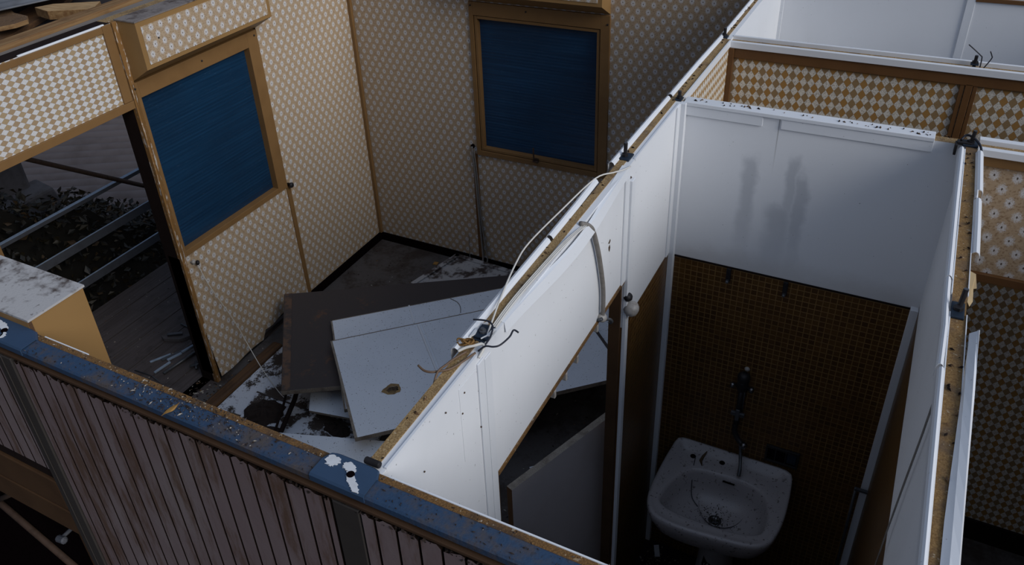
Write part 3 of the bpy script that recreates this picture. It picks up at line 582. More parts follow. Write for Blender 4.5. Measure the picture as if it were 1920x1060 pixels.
for _ in range(520):
    x = random.uniform(1.9, 3.5); y = random.uniform(YC - 0.002, YC + 0.012); z = ZC + random.uniform(-0.010, 0.006); r = random.uniform(0.002, 0.006)
    p = Vector((x, y, z)); u = Vector((random.uniform(-1, 1), random.uniform(-1, 1), random.uniform(-1, 1))).normalized() * r; v = u.orthogonal() * 0.5
    fl.add([p - u, p + v, p + u, p - v], [(0, 1, 2, 3)])
fl.build('frayed_felt', ['soil'], kind='stuff', label='frayed dark felt along the jagged top of the cladding', cat='felt')
lit = MB()
for _ in range(800):
    x = random.gauss(2.52, 0.13) if random.random() < 0.55 else random.uniform(1.99, 3.6); y = random.uniform(-3.892, -3.835); r = random.uniform(0.0008, 0.0028)
    p = Vector((x, y, H + 0.0078)); a = random.uniform(0, 6.28); u = Vector((math.cos(a), math.sin(a), random.uniform(-0.2, 0.5))) * r * random.choice((1, 1, 2.2)); v = Vector((-math.sin(a), math.cos(a), 0.3)) * r * 0.6
    lit.add([p - u, p + v, p + u, p - v, p + Vector((0, 0, r))], [(0, 1, 4), (1, 2, 4), (2, 3, 4), (3, 0, 4), (0, 3, 2, 1)], random.choice((0, 0, 0, 0, 1, 1, 2)))
lit.build('leaf_litter', ['soil', 'brown_board', 'pebble'], kind='stuff', label='fine dark litter and grit lying along the blue cap', cat='litter')
lf = MB(); c = Vector((2.468, -3.884, H + 0.011)); dr = Vector((0.25, 0.97, 0.1)).normalized(); sd = Vector((0.97, -0.25, 0))
ring = [c + dr * (-0.022 + 0.044 * k / 8) + sd * 0.0055 * math.sin(math.pi * k / 8) + Vector((0, 0, 0.002 * math.sin(k))) for k in range(9)] + [c + dr * (-0.022 + 0.044 * k / 8) - sd * 0.0055 * math.sin(math.pi * k / 8) for k in range(7, 0, -1)]
lf.add(ring, [tuple(range(len(ring)))]); lf.build('dry_leaf', ['dry'], label='orange dry leaf on the outer edge of the blue cap', cat='leaf', solid=0.0008)

# ------------------------------------------------------------------ loose capping strips on the partitions
def arc_prof(wd, hg, t=0.0016, flip=1):     # a rolled sheet metal edge, (dx, dz)
    o = [(0.0, -0.004), (-0.2 * wd, 0.003), (-0.5 * wd, 0.006), (-0.8 * wd, 0.003), (-wd, -0.005), (-wd, -hg)]
    o = [(a * flip, b) for a, b in o]
    return o + [(a + flip * t * 0.5, b - t) for a, b in reversed(o)]
def capping(label, path, wd, hg, flip=1, group=None, mat='white_trim'):
    return MB().sweep(arc_prof(wd, hg, flip=flip), path).build('capping_strip', [mat], smooth=False, label=label, cat='capping strip')
capping('white capping strip on the partition, nearest piece, ending by the blue bracket', [(2.926, -3.46, 2.458), (2.925, -3.2, 2.458), (2.925, -2.955, 2.459)], 0.022, 0.030)
capping('white capping strip on the partition below the back window corner', [(2.925, -2.94, 2.459), (2.924, -2.75, 2.460), (2.923, -2.60, 2.464)], 0.022, 0.030)
capping('white capping strip on the partition beside the first threaded rod', [(2.925, -2.47, 2.460), (2.925, -2.2, 2.459), (2.927, -1.89, 2.458)], 0.021, 0.030)
capping('white capping strip on the partition beside the harlequin corridor', [(2.928, -1.87, 2.458), (2.930, -1.5, 2.459), (2.936, -1.15, 2.459)], 0.022, 0.030)
capping('white capping strip on the far end of the partition', [(2.934, -1.12, 2.458), (2.934, -0.5, 2.458), (2.934, -0.02, 2.458)], 0.021, 0.030)
MB().box(2.9635, 2.969, -3.815, -3.455, H - 0.006, H + 0.004).build('edge_strip', ['white_trim'], label='thin white edge strip along the near end of the partition', cat='edge strip')
MB().box(2.964, 2.970, -2.40, -1.92, H - 0.006, H + 0.003).build('edge_strip', ['white_trim'], label='thin white edge strip behind the first threaded rod', cat='edge strip')
MB().sweep([(-0.003, 0.0), (0.003, 0.0), (0.003, -0.03), (0.001, -0.03), (0.001, -0.002), (-0.003, -0.002)], [(2.966, -1.86, H + 0.004), (2.968, -1.5, H + 0.004), (2.970, -1.19, H + 0.004)]).build('edge_strip', ['white_trim'], label='thin white edge strip above the small tan harlequin wall', cat='edge strip')
warp = MB(); n = 26; vs = []; fs = []
for i in range(n + 1):
    u = i / n; y = -3.32 + u * 0.86; lift = math.sin(math.pi * u) ** 1.5
    x = 2.966 + 0.012 * lift; z = H - 0.002 - 0.012 * lift
    vs += [(x - 0.018 + 0.016 * lift, y, z + 0.006), (x + 0.004, y, z + 0.003), (x + 0.008 + 0.004 * lift, y, z - 0.026 - 0.008 * lift)]
for i in range(n): fs += [(i * 3 + k, i * 3 + k + 1, i * 3 + k + 4, i * 3 + k + 3) for k in range(2)]
warp.add(vs, fs); warp.build('warped_strip', ['white_trim'], label='warped white strip peeling off above the bathroom doorway', cat='capping strip', solid=0.0018)
# right partition
capping('long white capping strip on the bathroom side of the right partition', [(3.885, -2.72, 2.459), (3.884, -2.3, 2.459), (3.885, -1.955, 2.459)], 0.016, 0.03)
capping('white capping strip on the right partition beside the bent metal socket', [(3.884, -3.075, 2.459), (3.886, -2.93, 2.459), (3.884, -2.83, 2.458), (3.883, -2.725, 2.459)], 0.014, 0.03)
capping('nearest white capping strip on the bathroom side of the right partition', [(3.889, -3.80, 2.459), (3.888, -3.4, 2.459), (3.887, -3.085, 2.460)], 0.014, 0.03)
b = MB(); b.sweep(arc_prof(0.021, 0.022, flip=-1), [(3.921, -2.235, 2.459), (3.919, -2.1, 2.459), (3.917, -1.965, 2.459)]); b.sweep(arc_prof(0.009, 0.006, flip=-1), [(3.920, -2.285, 2.459), (3.921, -2.26, 2.459), (3.921, -2.235, 2.459)]); b.sweep(arc_prof(0.020, 0.022, flip=-1), [(3.922, -2.58, 2.456), (3.921, -2.42, 2.459), (3.920, -2.285, 2.459)])
b.build('capping_strip', ['white_trim'], label='notched white capping strip on the right partition beside the floral lintel', cat='capping strip')
b = MB(); L = []
for i in range(13):
    u = i / 12; y = -2.94 - 0.84 * u; x = 3.938 - 0.012 * u
    L += [(x - 0.022 * min(1, .35 + u), y, 2.455), (x - 0.010, y, 2.462), (x + 0.002, y, 2.460 + 0.012 * (1 - u)), (x + 0.006, y, 2.447 + 0.03 * (1 - u) ** 2)]
b.add(L, [(i * 4 + k, i * 4 + k + 1, i * 4 + k + 5, i * 4 + k + 4) for i in range(12) for k in range(3)])
b.build('capping_strip', ['white_trim'], label='loose lifted white capping strip lying along the outer right partition', cat='capping strip', solid=0.0016)
for y0, y1 in ((-3.82, -2.86), (-2.78, -1.95)):
    MB().box(3.886, 3.8885, y0, y1, H - 0.004, H + 0.004).box(3.9205, 3.9225, y0, y1, H - 0.004, H + 0.004).build('edge_strip', ['white_trim'], label='thin torn white edges of the right partition, %s' % ('part nearer the camera' if y0 < -3 else 'part beyond the bolt'), cat='edge strip')
b = MB(); pts = [(3.921, -2.66, 2.452), (3.936, -2.665, 2.449), (3.941, -2.715, 2.440), (3.934, -2.72, 2.44), (3.935, -2.77, 2.436), (3.928, -2.80, 2.44), (3.921, -2.80, 2.452)]
b.add(pts, [tuple(range(len(pts)))]); b.build('torn_paper', ['paper'], label='torn tan paper scrap hanging beside the right partition bolt', cat='paper scrap', solid=0.001)
b = MB(); pts = [(3.921, -3.10, 2.452), (3.926, -3.02, 2.45), (3.930, -2.99, 2.446), (3.930, -3.05, 2.437), (3.925, -3.14, 2.44)]
b.add(pts, [tuple(range(len(pts)))]); b.build('torn_paper', ['paper'], label='torn tan paper sliver beside the loose lifted capping strip', cat='paper scrap', solid=0.001)

sp_ = MB()
for _ in range(150):
    if random.random() < 0.6: x = random.uniform(2.928, 2.948); y = random.uniform(-3.8, -0.4)
    else: x = random.uniform(3.890, 3.918); y = random.uniform(-3.7, -1.95)
    if random.random() < 0.25: x = random.uniform(3.0, 3.85); y = random.uniform(-1.885, -1.86)
    q = random.uniform(0.002, 0.006); p = Vector((x, y, H + 0.003)); a = random.uniform(0, 6.28); u = Vector((math.cos(a), math.sin(a), 0)) * q * 1.5; v = Vector((-math.sin(a), math.cos(a), 0)) * q * .6
    sp_.add([p - u, p - v, p + u, p + v, p + Vector((0, 0, q))], [(0, 1, 4), (1, 2, 4), (2, 3, 4), (3, 0, 4), (0, 3, 2, 1)], random.choice((0, 0, 1)))
sp_.build('splinters', ['dark', 'wood_shred'], kind='stuff', label='dark splinters and grit along the partition tops', cat='splinters')
# ------------------------------------------------------------------ threaded rods, brackets
def rod(x, y, h, label, plate=None, tilt=(0, 0), grp='threaded rods on the wall tops'):
    t = thing('threaded_rod', (x, y, H), label, 'threaded rod', grp)
    top = (x + tilt[0], y + tilt[1], H + h)
    r = MB(); r.tube([(x, y, H - 0.02), top], 0.0062, 10, smooth=False); r.build('rod', ['iron'], t)
    MB().tube([(top[0], top[1], top[2] - 0.0005), (top[0], top[1], top[2] + 0.0015)], 0.0055, 10, smooth=False).build('cut_end', ['steel'], t)
    if plate:
        a, b_ = plate
        MB().box(x - a, x + a, y - b_, y + b_, H, H + 0.007).build('plate', ['iron_blue'], t, bevel=0.002)
        MB().lathe((x, y, H + 0.007), [(0.011, 0), (0.011, 0.008), (0.006, 0.009)], n=6).build('nut', ['iron'], t)
    return t
rod(2.935, -2.40, 0.050, 'threaded rod with blue plate on the partition below the back window corner', (0.022, 0.026), (0, 0.004))
rod(2.937, -1.155, 0.042, 'threaded rod on the partition where the harlequin corridor wall meets it', (0.015, 0.018))
rod(2.957, -1.885, 0.034, 'short threaded rod at the back left corner of the bathroom', (0.012, 0.016))
rod(3.902, -2.85, 0.052, 'leaning threaded rod in a metal socket on the right partition', (0.014, 0.032), (0.006, 0.02))
rod(3.900, -1.905, 0.048, 'threaded rod with black cable at the back right corner of the bathroom', (0.022, 0.022), (0.004, 0.0))
rod(3.892, -1.152, 0.036, 'threaded rod between two black wires on the harlequin corridor wall', (0.014, 0.012))
b = MB().lathe((2.924, -3.819, H + 0.010), [(0.0062, 0), (0.0072, 0.0015), (0.0072, 0.032), (0.0062, 0.034), (0.004, 0.035)], (1, 0, 0), 16)
b.build('pipe_stub', ['iron'], smooth=False, label='short black pipe stub where the partition meets the blue cap', cat='pipe stub')
t = thing('bracket', (2.946, -3.378, H), 'small dark blue bracket plate with white paint flakes on the partition', 'bracket')
MB().box(2.929, 2.966, -3.402, -3.352, H + 0.001, H + 0.010).box(2.931, 2.964, -3.408, -3.402, H - 0.002, H + 0.005).build('plate', ['iron_blue'], t, bevel=0.003)
MB().lathe((2.945, -3.381, H + 0.010), [(0.009, 0), (0.009, 0.005), (0.005, 0.006), (0.0045, 0.011)], n=10).build('bolt', ['steel'], t)
for poly in ([(2.926, -3.41), (2.934, -3.398), (2.930, -3.372), (2.925, -3.38)], [(2.953, -3.405), (2.968, -3.385), (2.969, -3.358), (2.962, -3.365), (2.96, -3.39)], [(2.932, -3.356), (2.944, -3.350), (2.938, -3.346)]):
    MB().slab([(a, c, H + 0.0125) for a, c in poly], 0.004, 0, 0).build('paint_flake', ['plaster'], t)
t = thing('corner_bracket', (3.885, -1.915, H), 'black angle bracket at the top of the right bathroom partition', 'bracket')
MB().box(3.862, 3.905, -1.922, -1.900, H + 0.001, H + 0.012).box(3.858, 3.866, -1.935, -1.90, H - 0.03, H + 0.006).build('plate', ['iron'], t, bevel=0.002)

# ------------------------------------------------------------------ wires and cables on the walls
def cable(name, mat, r, pts, label, cat='cable', group=None, flat=1.0):
    return MB().tube(pts, r, 8, flat=flat).build(name, [mat], smooth=True, label=label, cat=cat, group=group)
cable('white_cable', 'cable_w', 0.0024, [(2.972, -2.452, 2.452), (2.962, -2.50, 2.460), (2.944, -2.529, 2.462), (2.912, -2.603, 2.470), (2.890, -2.809, 2.464), (2.876, -2.990, 2.458), (2.892, -3.103, 2.464), (2.924, -3.246, 2.466), (2.945, -3.329, 2.464), (2.962, -3.40, 2.458)], 'thin white cable looping over the partition top near the back window', flat=1.0)
for k in range(3):
    o = k * 0.0045
    cable('white_cable', 'cable_w', 0.0022, [(2.955 + o, -3.415, 2.452), (2.950 + o, -3.26, 2.459), (2.953 + o, -3.10, 2.459), (2.960 + o, -2.95, 2.458), (2.970 + o, -2.835, 2.450)], 'white cable in a bundle along the bathroom side of the partition top', group='bundled white cables on the partition')
cable('grey_cable', 'cable_g', 0.0075, [(2.965, -2.842, 2.458), (2.980, -2.80, 2.425), (2.981, -2.755, 2.34), (2.981, -2.721, 2.25), (2.981, -2.69, 2.139), (2.981, -2.685, 2.054), (2.978, -2.684, 2.012)], 'grey cable hanging down the white panel above the bathroom doorway')
t = thing('cable_clamp', (2.98, -2.675, 1.97), 'tarnished clamp at the lower end of the hanging grey cable', 'cable clamp')
MB().lathe((2.978, -2.684, 2.020), [(0.012, -0.012), (0.017, -0.006), (0.017, 0.004), (0.011, 0.012)], (0.3, 0.2, 1), 10).build('body', ['plastic'], t, smooth=True)
b = MB(); b.tube([(2.98, -2.684, 2.01), (2.995, -2.66, 2.0), (3.0, -2.65, 1.985), (2.99, -2.645, 1.972)], 0.005); b.tube([(2.97, -2.70, 2.015), (2.985, -2.705, 2.03)], 0.006, smooth=False); b.build('hook', ['steel'], t, smooth=True)
cable('black_wire', 'cable_b', 0.0022, [(2.914, -3.368, 2.478), (2.936, -3.363, 2.480), (2.953, -3.361, 2.479), (2.966, -3.37, 2.474), (2.973, -3.398, 2.466), (2.970, -3.43, 2.458)], 'thin black wire curling over the blue bracket plate', 'wire')
cable('black_wire', 'cable_b', 0.0022, [(2.965, -3.44, 2.456), (2.980, -3.433, 2.470), (2.997, -3.427, 2.470), (3.009, -3.416, 2.471), (3.017, -3.385, 2.474), (3.017, -3.364, 2.478), (3.029, -3.363, 2.474)], 'thin black bent wire reaching out over the white panel', 'wire')
cable('brown_wire', 'cable_br', 0.0026, [(2.871, -3.544, 2.462), (2.890, -3.551, 2.460), (2.907, -3.549, 2.460), (2.922, -3.536, 2.458), (2.939, -3.518, 2.457), (2.953, -3.484, 2.458), (2.963, -3.45, 2.458)], 'brown wire reaching out left over the large white panel', 'wire')
cable('brown_wire', 'cable_br', 0.0026, [(2.926, -3.575, 2.440), (2.921, -3.545, 2.461), (2.927, -3.514, 2.462), (2.931, -3.49, 2.460), (2.943, -3.455, 2.458)], 'brown wire bent down over the left edge of the partition', 'wire')
tw = MB()
for k in range(7):
    a0 = k * 0.9; r = 0.009 + 0.0025 * math.sin(k * 2.1); c = Vector((2.926 + 0.005 * (k % 4), -3.432 + 0.004 * math.sin(k), 2.458 + 0.002 * k))
    tw.tube([c + Vector((math.cos(a0 + q * 0.8) * r * 1.5, math.sin(a0 + q * 0.8) * r, 0.004 * math.sin(q * 1.3 + k))) for q in range(9)], 0.0022, 6)
tw.build('twine_tangle', ['twine'], smooth=True, label='tangle of brown twine next to the blue bracket plate', cat='twine')
cable('white_cable', 'cable_w', 0.0035, [(2.925, -3.462, 2.458), (2.938, -3.448, 2.463), (2.955, -3.436, 2.466), (2.967, -3.425, 2.466), (2.974, -3.43, 2.460), (2.972, -3.452, 2.448)], 'short white looped cable beside the tangle of brown twine')
cable('black_cable', 'cable_b', 0.0038, [(3.872, -1.91, 2.466), (3.885, -1.895, 2.478), (3.905, -1.905, 2.476), (3.925, -1.925, 2.464), (3.933, -1.955, 2.448), (3.934, -2.02, 2.42), (3.932, -2.08, 2.38)], 'black cable looped at the back right corner of the bathroom')
cable('black_wire', 'cable_b', 0.0022, [(3.912, -1.15, 2.436), (3.912, -1.16, 2.450), (3.910, -1.16, 2.485), (3.905, -1.16, 2.492), (3.880, -1.16, 2.512), (3.856, -1.16, 2.530)], 'left bent black wire standing on the harlequin corridor wall', 'wire')
cable('black_wire', 'cable_b', 0.0022, [(3.920, -1.15, 2.434), (3.927, -1.16, 2.450), (3.942, -1.16, 2.485), (3.940, -1.16, 2.497), (3.932, -1.16, 2.512)], 'right bent black wire standing on the harlequin corridor wall', 'wire')
for k in range(2):
    o = k * 0.010
    cable('hanging_cable', 'cable_g', 0.0016, [(3.8815, -3.112 - o, 2.40), (3.8800, -3.106 - o, 2.28), (3.8790, -3.062 - o, 2.03), (3.8760, -3.048, 1.76), (3.8740, -3.040, 1.4)], 'thin cable hanging down the white right bathroom partition', group='pair of cables hanging on the right partition')
t = thing('pipe', (3.865, -1.95, 0.0), 'thin dark pipe on a bracket in the back right corner of the bathroom', 'pipe')
MB().tube([(3.842, -1.945, 0.88), (3.846, -1.945, 0.6), (3.852, -1.945, 0.0)], 0.006, 8, smooth=False).build('tube', ['steel'], t, smooth=True)
MB().box(3.838, 3.888, -1.952, -1.938, 0.868, 0.878).build('bracket', ['steel'], t)
t = thing('plastic_fitting', (2.985, -2.45, 1.9), 'yellowed bulb-shaped plastic fitting on the bathroom door strip', 'wall fitting')
MB().lathe((2.972, -2.438, 1.895), [(0.016, 0), (0.024, 0.008), (0.029, 0.022), (0.027, 0.036), (0.018, 0.046), (0.006, 0.05)], (1.0, 0.1, -0.35), 16).build('shell', ['plastic'], t, smooth=True)
MB().lathe((2.976, -2.44, 1.932), [(0.016, 0), (0.017, 0.012), (0.011, 0.02)], (0.7, 0, 0.7), 12).build('collar', ['iron'], t, smooth=True)
for k, (y, z) in enumerate(((-2.70, 1.998), (-2.866, 1.998), (-2.952, 1.998), (-3.035, 1.998))):
    q = MB().box(2.945, 2.972, y - 0.006, y + 0.006, z - 0.028, z)
    q.build('clip', ['plastic'], label='small bent clip under the frayed lintel of the bathroom doorway', cat='clip', group='clips under the bathroom lintel', bevel=0.002)
q = MB().box(2.9682, 2.9692, -3.54, -3.462, 2.20, 2.424).build('access_panel', ['white'], label='small flat white plate on the near end of the white partition', cat='plate', bevel=0.001)
for y, z in ((-3.52, 2.40), (-3.455, 2.385), (-3.535, 2.35), (-3.46, 2.24), (-3.60, 2.41), (-3.70, 2.33)):
    MB().lathe((2.970, y, z), [(0.0022, 0), (0.0022, 0.0015)], (1, 0, 0), 8).build('nail', ['stain'], label='small nail head in the near white end of the partition', cat='nail', group='nail heads in the white partition')
for pts in ([(-2.622, 2.262), (-2.606, 2.270), (-2.603, 2.262), (-2.612, 2.256)], [(-2.618, 2.246), (-2.608, 2.250), (-2.604, 2.238), (-2.609, 2.224), (-2.616, 2.234)]):
    MB().add([(2.9686, y, z) for y, z in pts], [tuple(range(len(pts)))]).build('paint_chip', ['stain'], label='dark chip mark on the white panel right of the hanging grey cable', cat='chip mark', group='chip marks on the white panel', solid=0.0006)
b = MB(); pts = [(2.9695, -2.437, 2.41), (2.9695, -2.425, 2.40), (2.9695, -2.427, 2.30), (2.9695, -2.431, 2.24), (2.9695, -2.436, 2.31)]
b.add(pts, [tuple(range(5))]); b.build('rust_streak', ['stain'], label='dark split running down beside the bathroom door strip', cat='split', solid=0.001)
for x, z in ((3.212, 1.772), (3.430, 1.770)):
    t = thing('hook', (x, -1.895, z - 0.06), 'dark metal hook at the top of the tiles, %s' % ('left one' if x < 3.3 else 'right one'), 'hook', 'hooks above the sink')
    MB().box(x - 0.009, x + 0.009, -1.899, -1.890, z - 0.055, z + 0.006).build('plate', ['iron'], t, bevel=0.002)
    MB().lathe((x, -1.899, z - 0.050), [(0.007, 0), (0.007, 0.012), (0.004, 0.016)], (0, -1, 0), 10).build('peg', ['steel'], t, smooth=True)

# ------------------------------------------------------------------ sink
def catmull(P, n=8):
    out = []
    for i in range(len(P)):
        a, b_, c, d_ = [Vector((*P[(i + k) % len(P)], 0)) for k in (-1, 0, 1, 2)]
        for k in range(n):
            t = k / n; out.append(0.5 * ((2 * b_) + (c - a) * t + (2 * a - 5 * b_ + 4 * c - d_) * t * t + (3 * b_ - a - 3 * c + d_) * t ** 3))
    return out
outer = catmull([(3.075, -1.925), (3.10, -1.898), (3.16, -1.895), (3.33, -1.893), (3.50, -1.893), (3.565, -1.896), (3.595, -1.918), (3.605, -2.0), (3.608, -2.12), (3.600, -2.22), (3.575, -2.305), (3.51, -2.35), (3.36, -2.375), (3.22, -2.385), (3.12, -2.370), (3.075, -2.325), (3.056, -2.25), (3.055, -2.15), (3.062, -2.02)])
inner = catmull([(3.170, -2.075), (3.216, -2.040), (3.30, -2.028), (3.423, -2.026), (3.505, -2.062), (3.540, -2.13), (3.550, -2.20), (3.535, -2.265), (3.46, -2.300), (3.32, -2.312), (3.18, -2.308), (3.115, -2.280), (3.108, -2.235), (3.130, -2.145)])
CX, CY = 3.335, -2.165
def polar(poly, th):
    d_ = Vector((math.cos(th), math.sin(th), 0)); best = 0.1
    for i in range(len(poly)):
        p = poly[i] - Vector((CX, CY, 0)); q = poly[(i + 1) % len(poly)] - Vector((CX, CY, 0)); e_ = q - p
        den = d_.x * e_.y - d_.y * e_.x
        if abs(den) < 1e-9: continue
        t_ = (p.x * e_.y - p.y * e_.x) / den; u_ = (p.x * d_.y - p.y * d_.x) / den
        if t_ > 0 and -1e-6 <= u_ <= 1 + 1e-6: best = max(best, t_)
    return best
NS = 96; ZS = 0.79
ths = [2 * math.pi * k / NS for k in range(NS)]; RO = [polar(outer, t_) for t_ in ths]; RI = [polar(inner, t_) for t_ in ths]
rings = []
def ring(fr, z, lipk=0.0):
    r = []
    for k, t_ in enumerate(ths):
        rad = fr(k); x = CX + rad * math.cos(t_); y = CY + rad * math.sin(t_)
        lip = lipk * max(0, min(1, (y + 1.955) / 0.03)); r.append((x, y, z + lip))
    rings.append(r)
ring(lambda k: RO[k] * 0.60, ZS - 0.185); ring(lambda k: RO[k] * 0.86, ZS - 0.12); ring(lambda k: RO[k] * 0.97, ZS - 0.055); ring(lambda k: RO[k], ZS - 0.022)
ring(lambda k: RO[k] - 0.001, ZS - 0.006, 0.014); ring(lambda k: RO[k] - 0.006, ZS, 0.016); ring(lambda k: RO[k] - 0.018, ZS + 0.001, 0.016); ring(lambda k: RO[k] - 0.026, ZS - 0.004)
ring(lambda k: RI[k] + 0.45 * max(0.0, RO[k] - RI[k] - 0.03) + 0.002, ZS - 0.006)
ring(lambda k: RI[k] + 0.008, ZS - 0.005); ring(lambda k: RI[k], ZS - 0.009); ring(lambda k: RI[k] - 0.008, ZS - 0.022); ring(lambda k: RI[k] * 0.90, ZS - 0.075); ring(lambda k: RI[k] * 0.80, ZS - 0.112)
ring(lambda k: RI[k] * 0.62, ZS - 0.130); ring(lambda k: RI[k] * 0.35, ZS - 0.139); ring(lambda k: 0.030, ZS - 0.143); ring(lambda k: 0.022, ZS - 0.150); ring(lambda k: 0.002, ZS - 0.150)
sk = thing('sink', (3.33, -2.12, 0.0), 'dirty white ceramic pedestal sink against the amber tiles', 'sink')
b = MB(); vs = [p for r in rings for p in r]
b.add(vs, [(i * NS + k, i * NS + (k + 1) % NS, (i + 1) * NS + (k + 1) % NS, (i + 1) * NS + k) for i in range(len(rings) - 1) for k in range(NS)] + [tuple(range(NS - 1, -1, -1))])
b.build('basin', ['ceramic'], sk, smooth=True)
MB().lathe((CX, CY, ZS - 0.148), [(0.029, 0), (0.030, 0.003), (0.024, 0.005), (0.018, 0.001)], n=20).build('drain', ['chrome'], sk, smooth=True)
MB().box(CX - 0.006, CX + 0.016, CY - 0.016, CY - 0.004, ZS - 0.1445, ZS - 0.142).build('drain_glint', ['steel'], sk)
MB().box(3.325, 3.377, -2.040, -2.034, ZS - 0.033, ZS - 0.028).build('overflow_slot', ['black'], sk)
for x, y in ((3.173, -1.975), (3.300, -1.958)):
    MB().lathe((x, y, ZS - 0.0055), [(0.013, 0), (0.012, 0.0015)], n=16).build('tap_hole', ['black'], sk)
b = MB(); pr = []
NP = 28
for z, wx, wy, y0 in ((0.0, 0.100, 0.105, -2.06), (0.05, 0.092, 0.10, -2.06), (0.3, 0.078, 0.088, -2.065), (0.5, 0.072, 0.085, -2.07), (0.62, 0.082, 0.10, -2.08), (0.66, 0.10, 0.12, -2.085)):
    pr.append([(3.345 + wx * math.cos(2 * math.pi * k / NP), y0 + wy * math.sin(2 * math.pi * k / NP), z) for k in range(NP)])
b.add([p for r in pr for p in r], [(i * NP + k, i * NP + (k + 1) % NP, (i + 1) * NP + (k + 1) % NP, (i + 1) * NP + k) for i in range(len(pr) - 1) for k in range(NP)] + [tuple(range(NP))])
b.build('pedestal', ['ceramic_clean'], sk, smooth=True)
b = MB(); pts = [(-0.030, 0.36), (-0.012, 0.335), (0.006, 0.332), (0.010, 0.29), (-0.010, 0.25), (-0.030, 0.265), (-0.036, 0.30)]
b.add([(3.335 + a, -2.065 - 0.0865 * math.sqrt(max(0, 1 - ((a - 0.01) / 0.079) ** 2)) - 0.003, z) for a, z in pts], [tuple(range(len(pts)))]); b.build('broken_hole', ['black'], sk, solid=0.001)
MB().tube([(3.225, -1.935, ZS + 0.010), (3.215, -1.96, ZS - 0.001), (3.212, -1.99, ZS - 0.002), (3.225, -2.015, ZS - 0.004)], [0.002, 0.006, 0.007, 0.002], 6, smooth=False).build('dry_stalk', ['stain'], label='dark dried stalk lying on the sink ledge', cat='stalk')
MB().tube([(3.185, -1.978, ZS - 0.003), (3.190, -2.02, ZS - 0.002), (3.194, -2.045, ZS - 0.03), (3.212, -2.105, ZS - 0.108), (3.25, -2.135, ZS - 0.130)], 0.0018, 6).build('plug_string', ['cable_b'], smooth=True, label='thin dark string hanging from the sink ledge into the bowl', cat='string')
cr = MB()
for _ in range(260):
    a = random.uniform(0, 6.28); r = random.uniform(0.03, 0.58); k = int(a / 6.283 * NS) % NS
    x = CX + RI[k] * r * math.cos(a); y = CY + RI[k] * r * math.sin(a); z = ZS - 0.141 + 0.012 * r; q = random.uniform(0.001, 0.003)
    p = Vector((x, y, z)); cr.add([p + Vector((-q, 0, 0)), p + Vector((0, -q, 0)), p + Vector((q, 0, 0)), p + Vector((0, q, 0)), p + Vector((0, 0, q))], [(0, 1, 4), (1, 2, 4), (2, 3, 4), (3, 0, 4), (0, 3, 2, 1)])
cr.build('grit', ['soil'], kind='stuff', label='dark grit scattered in the bottom of the sink bowl', cat='grit')

# ------------------------------------------------------------------ wall tap, socket frame
tp = thing('wall_tap', (3.33, -1.90, 0.82), 'corroded wall tap with down pipe above the sink', 'tap')
MB().lathe((3.330, -1.905, 1.185), [(0.014, 0), (0.024, 0.012), (0.026, 0.03), (0.022, 0.05), (0.026, 0.06), (0.026, 0.085), (0.014, 0.098)], n=18).build('body', ['iron'], tp, smooth=True)
for s in (-1, 1):
    MB().lathe((3.330 + s * 0.020, -1.912, 1.215), [(0.006, 0), (0.008, 0.01), (0.013, 0.014), (0.013, 0.026), (0.008, 0.030)], (s, -0.2, -0.1), 12).build('valve_handle', ['chrome'], tp, smooth=True)
MB().lathe((3.330, -1.905, 1.235), [(0.011, 0), (0.011, 0.02), (0.006, 0.026)], (0, -1, 0.5), 12).build('cap', ['steel'], tp, smooth=True)
MB().tube([(3.330, -1.912, 1.20), (3.329, -1.915, 1.10), (3.327, -1.915, 0.985)], 0.011, 12, smooth=False).build('pipe', ['iron'], tp, smooth=True)
MB().tube([(3.343, -1.905, 1.19), (3.342, -1.905, 1.07)], 0.004, 8, smooth=False).build('side_tube', ['steel'], tp, smooth=True)
MB().box(3.300, 3.358, -1.926, -1.912, 1.052, 1.072).box(3.320, 3.338, -1.93, -1.908, 1.03, 1.092).build('cross_handle', ['steel'], tp, bevel=0.003)
MB().tube([(3.327, -1.915, 1.0), (3.326, -1.917, 0.965), (3.335, -1.922, 0.940), (3.352, -1.930, 0.922), (3.372, -1.940, 0.912)], [0.0115] * 21, 12).build('elbow', ['iron'], tp, smooth=True)
MB().lathe((3.366, -1.937, 0.914), [(0.012, 0), (0.016, 0.004), (0.016, 0.018), (0.011, 0.024)], (0.9, -0.45, -0.1), 16).build('knob', ['chrome'], tp, smooth=True)
MB().tube([(3.360, -1.935, 0.914), (3.367, -1.945, 0.88), (3.378, -1.975, 0.845), (3.384, -2.0, 0.825), (3.386, -2.02, 0.803)], [0.007] * 15 + [0.008] * 6, 10).build('spout', ['steel'], tp, smooth=True)
MB().lathe((3.337, -1.89, 1.300), [(0.010, 0), (0.012, 0.004), (0.006, 0.012)], (0, -1, 0), 10).build('wall_plug', ['plastic'], label='pale plug left in the tiles above the wall tap', cat='wall plug', smooth=True)
so = thing('socket_frame', (3.53, -1.895, 0.83), 'black two-gang socket frame on the tiles right of the sink tap', 'socket frame')
MB().box(3.465, 3.605, -1.902, -1.890, 0.905, 0.918).box(3.465, 3.605, -1.902, -1.890, 0.826, 0.836).box(3.465, 3.474, -1.902, -1.890, 0.836, 0.905).box(3.596, 3.605, -1.902, -1.890, 0.836, 0.905).box(3.505, 3.511, -1.900, -1.890, 0.836, 0.905).box(3.548, 3.554, -1.900, -1.890, 0.836, 0.905).build('frame', ['iron'], so, bevel=0.0015)
MB().box(3.474, 3.596, -1.893, -1.8905, 0.836, 0.905).build('back_box', ['black'], so)
MB().box(3.556, 3.594, -1.896, -1.8905, 0.842, 0.90).build('insert', ['iron_blue'], so, bevel=0.001)
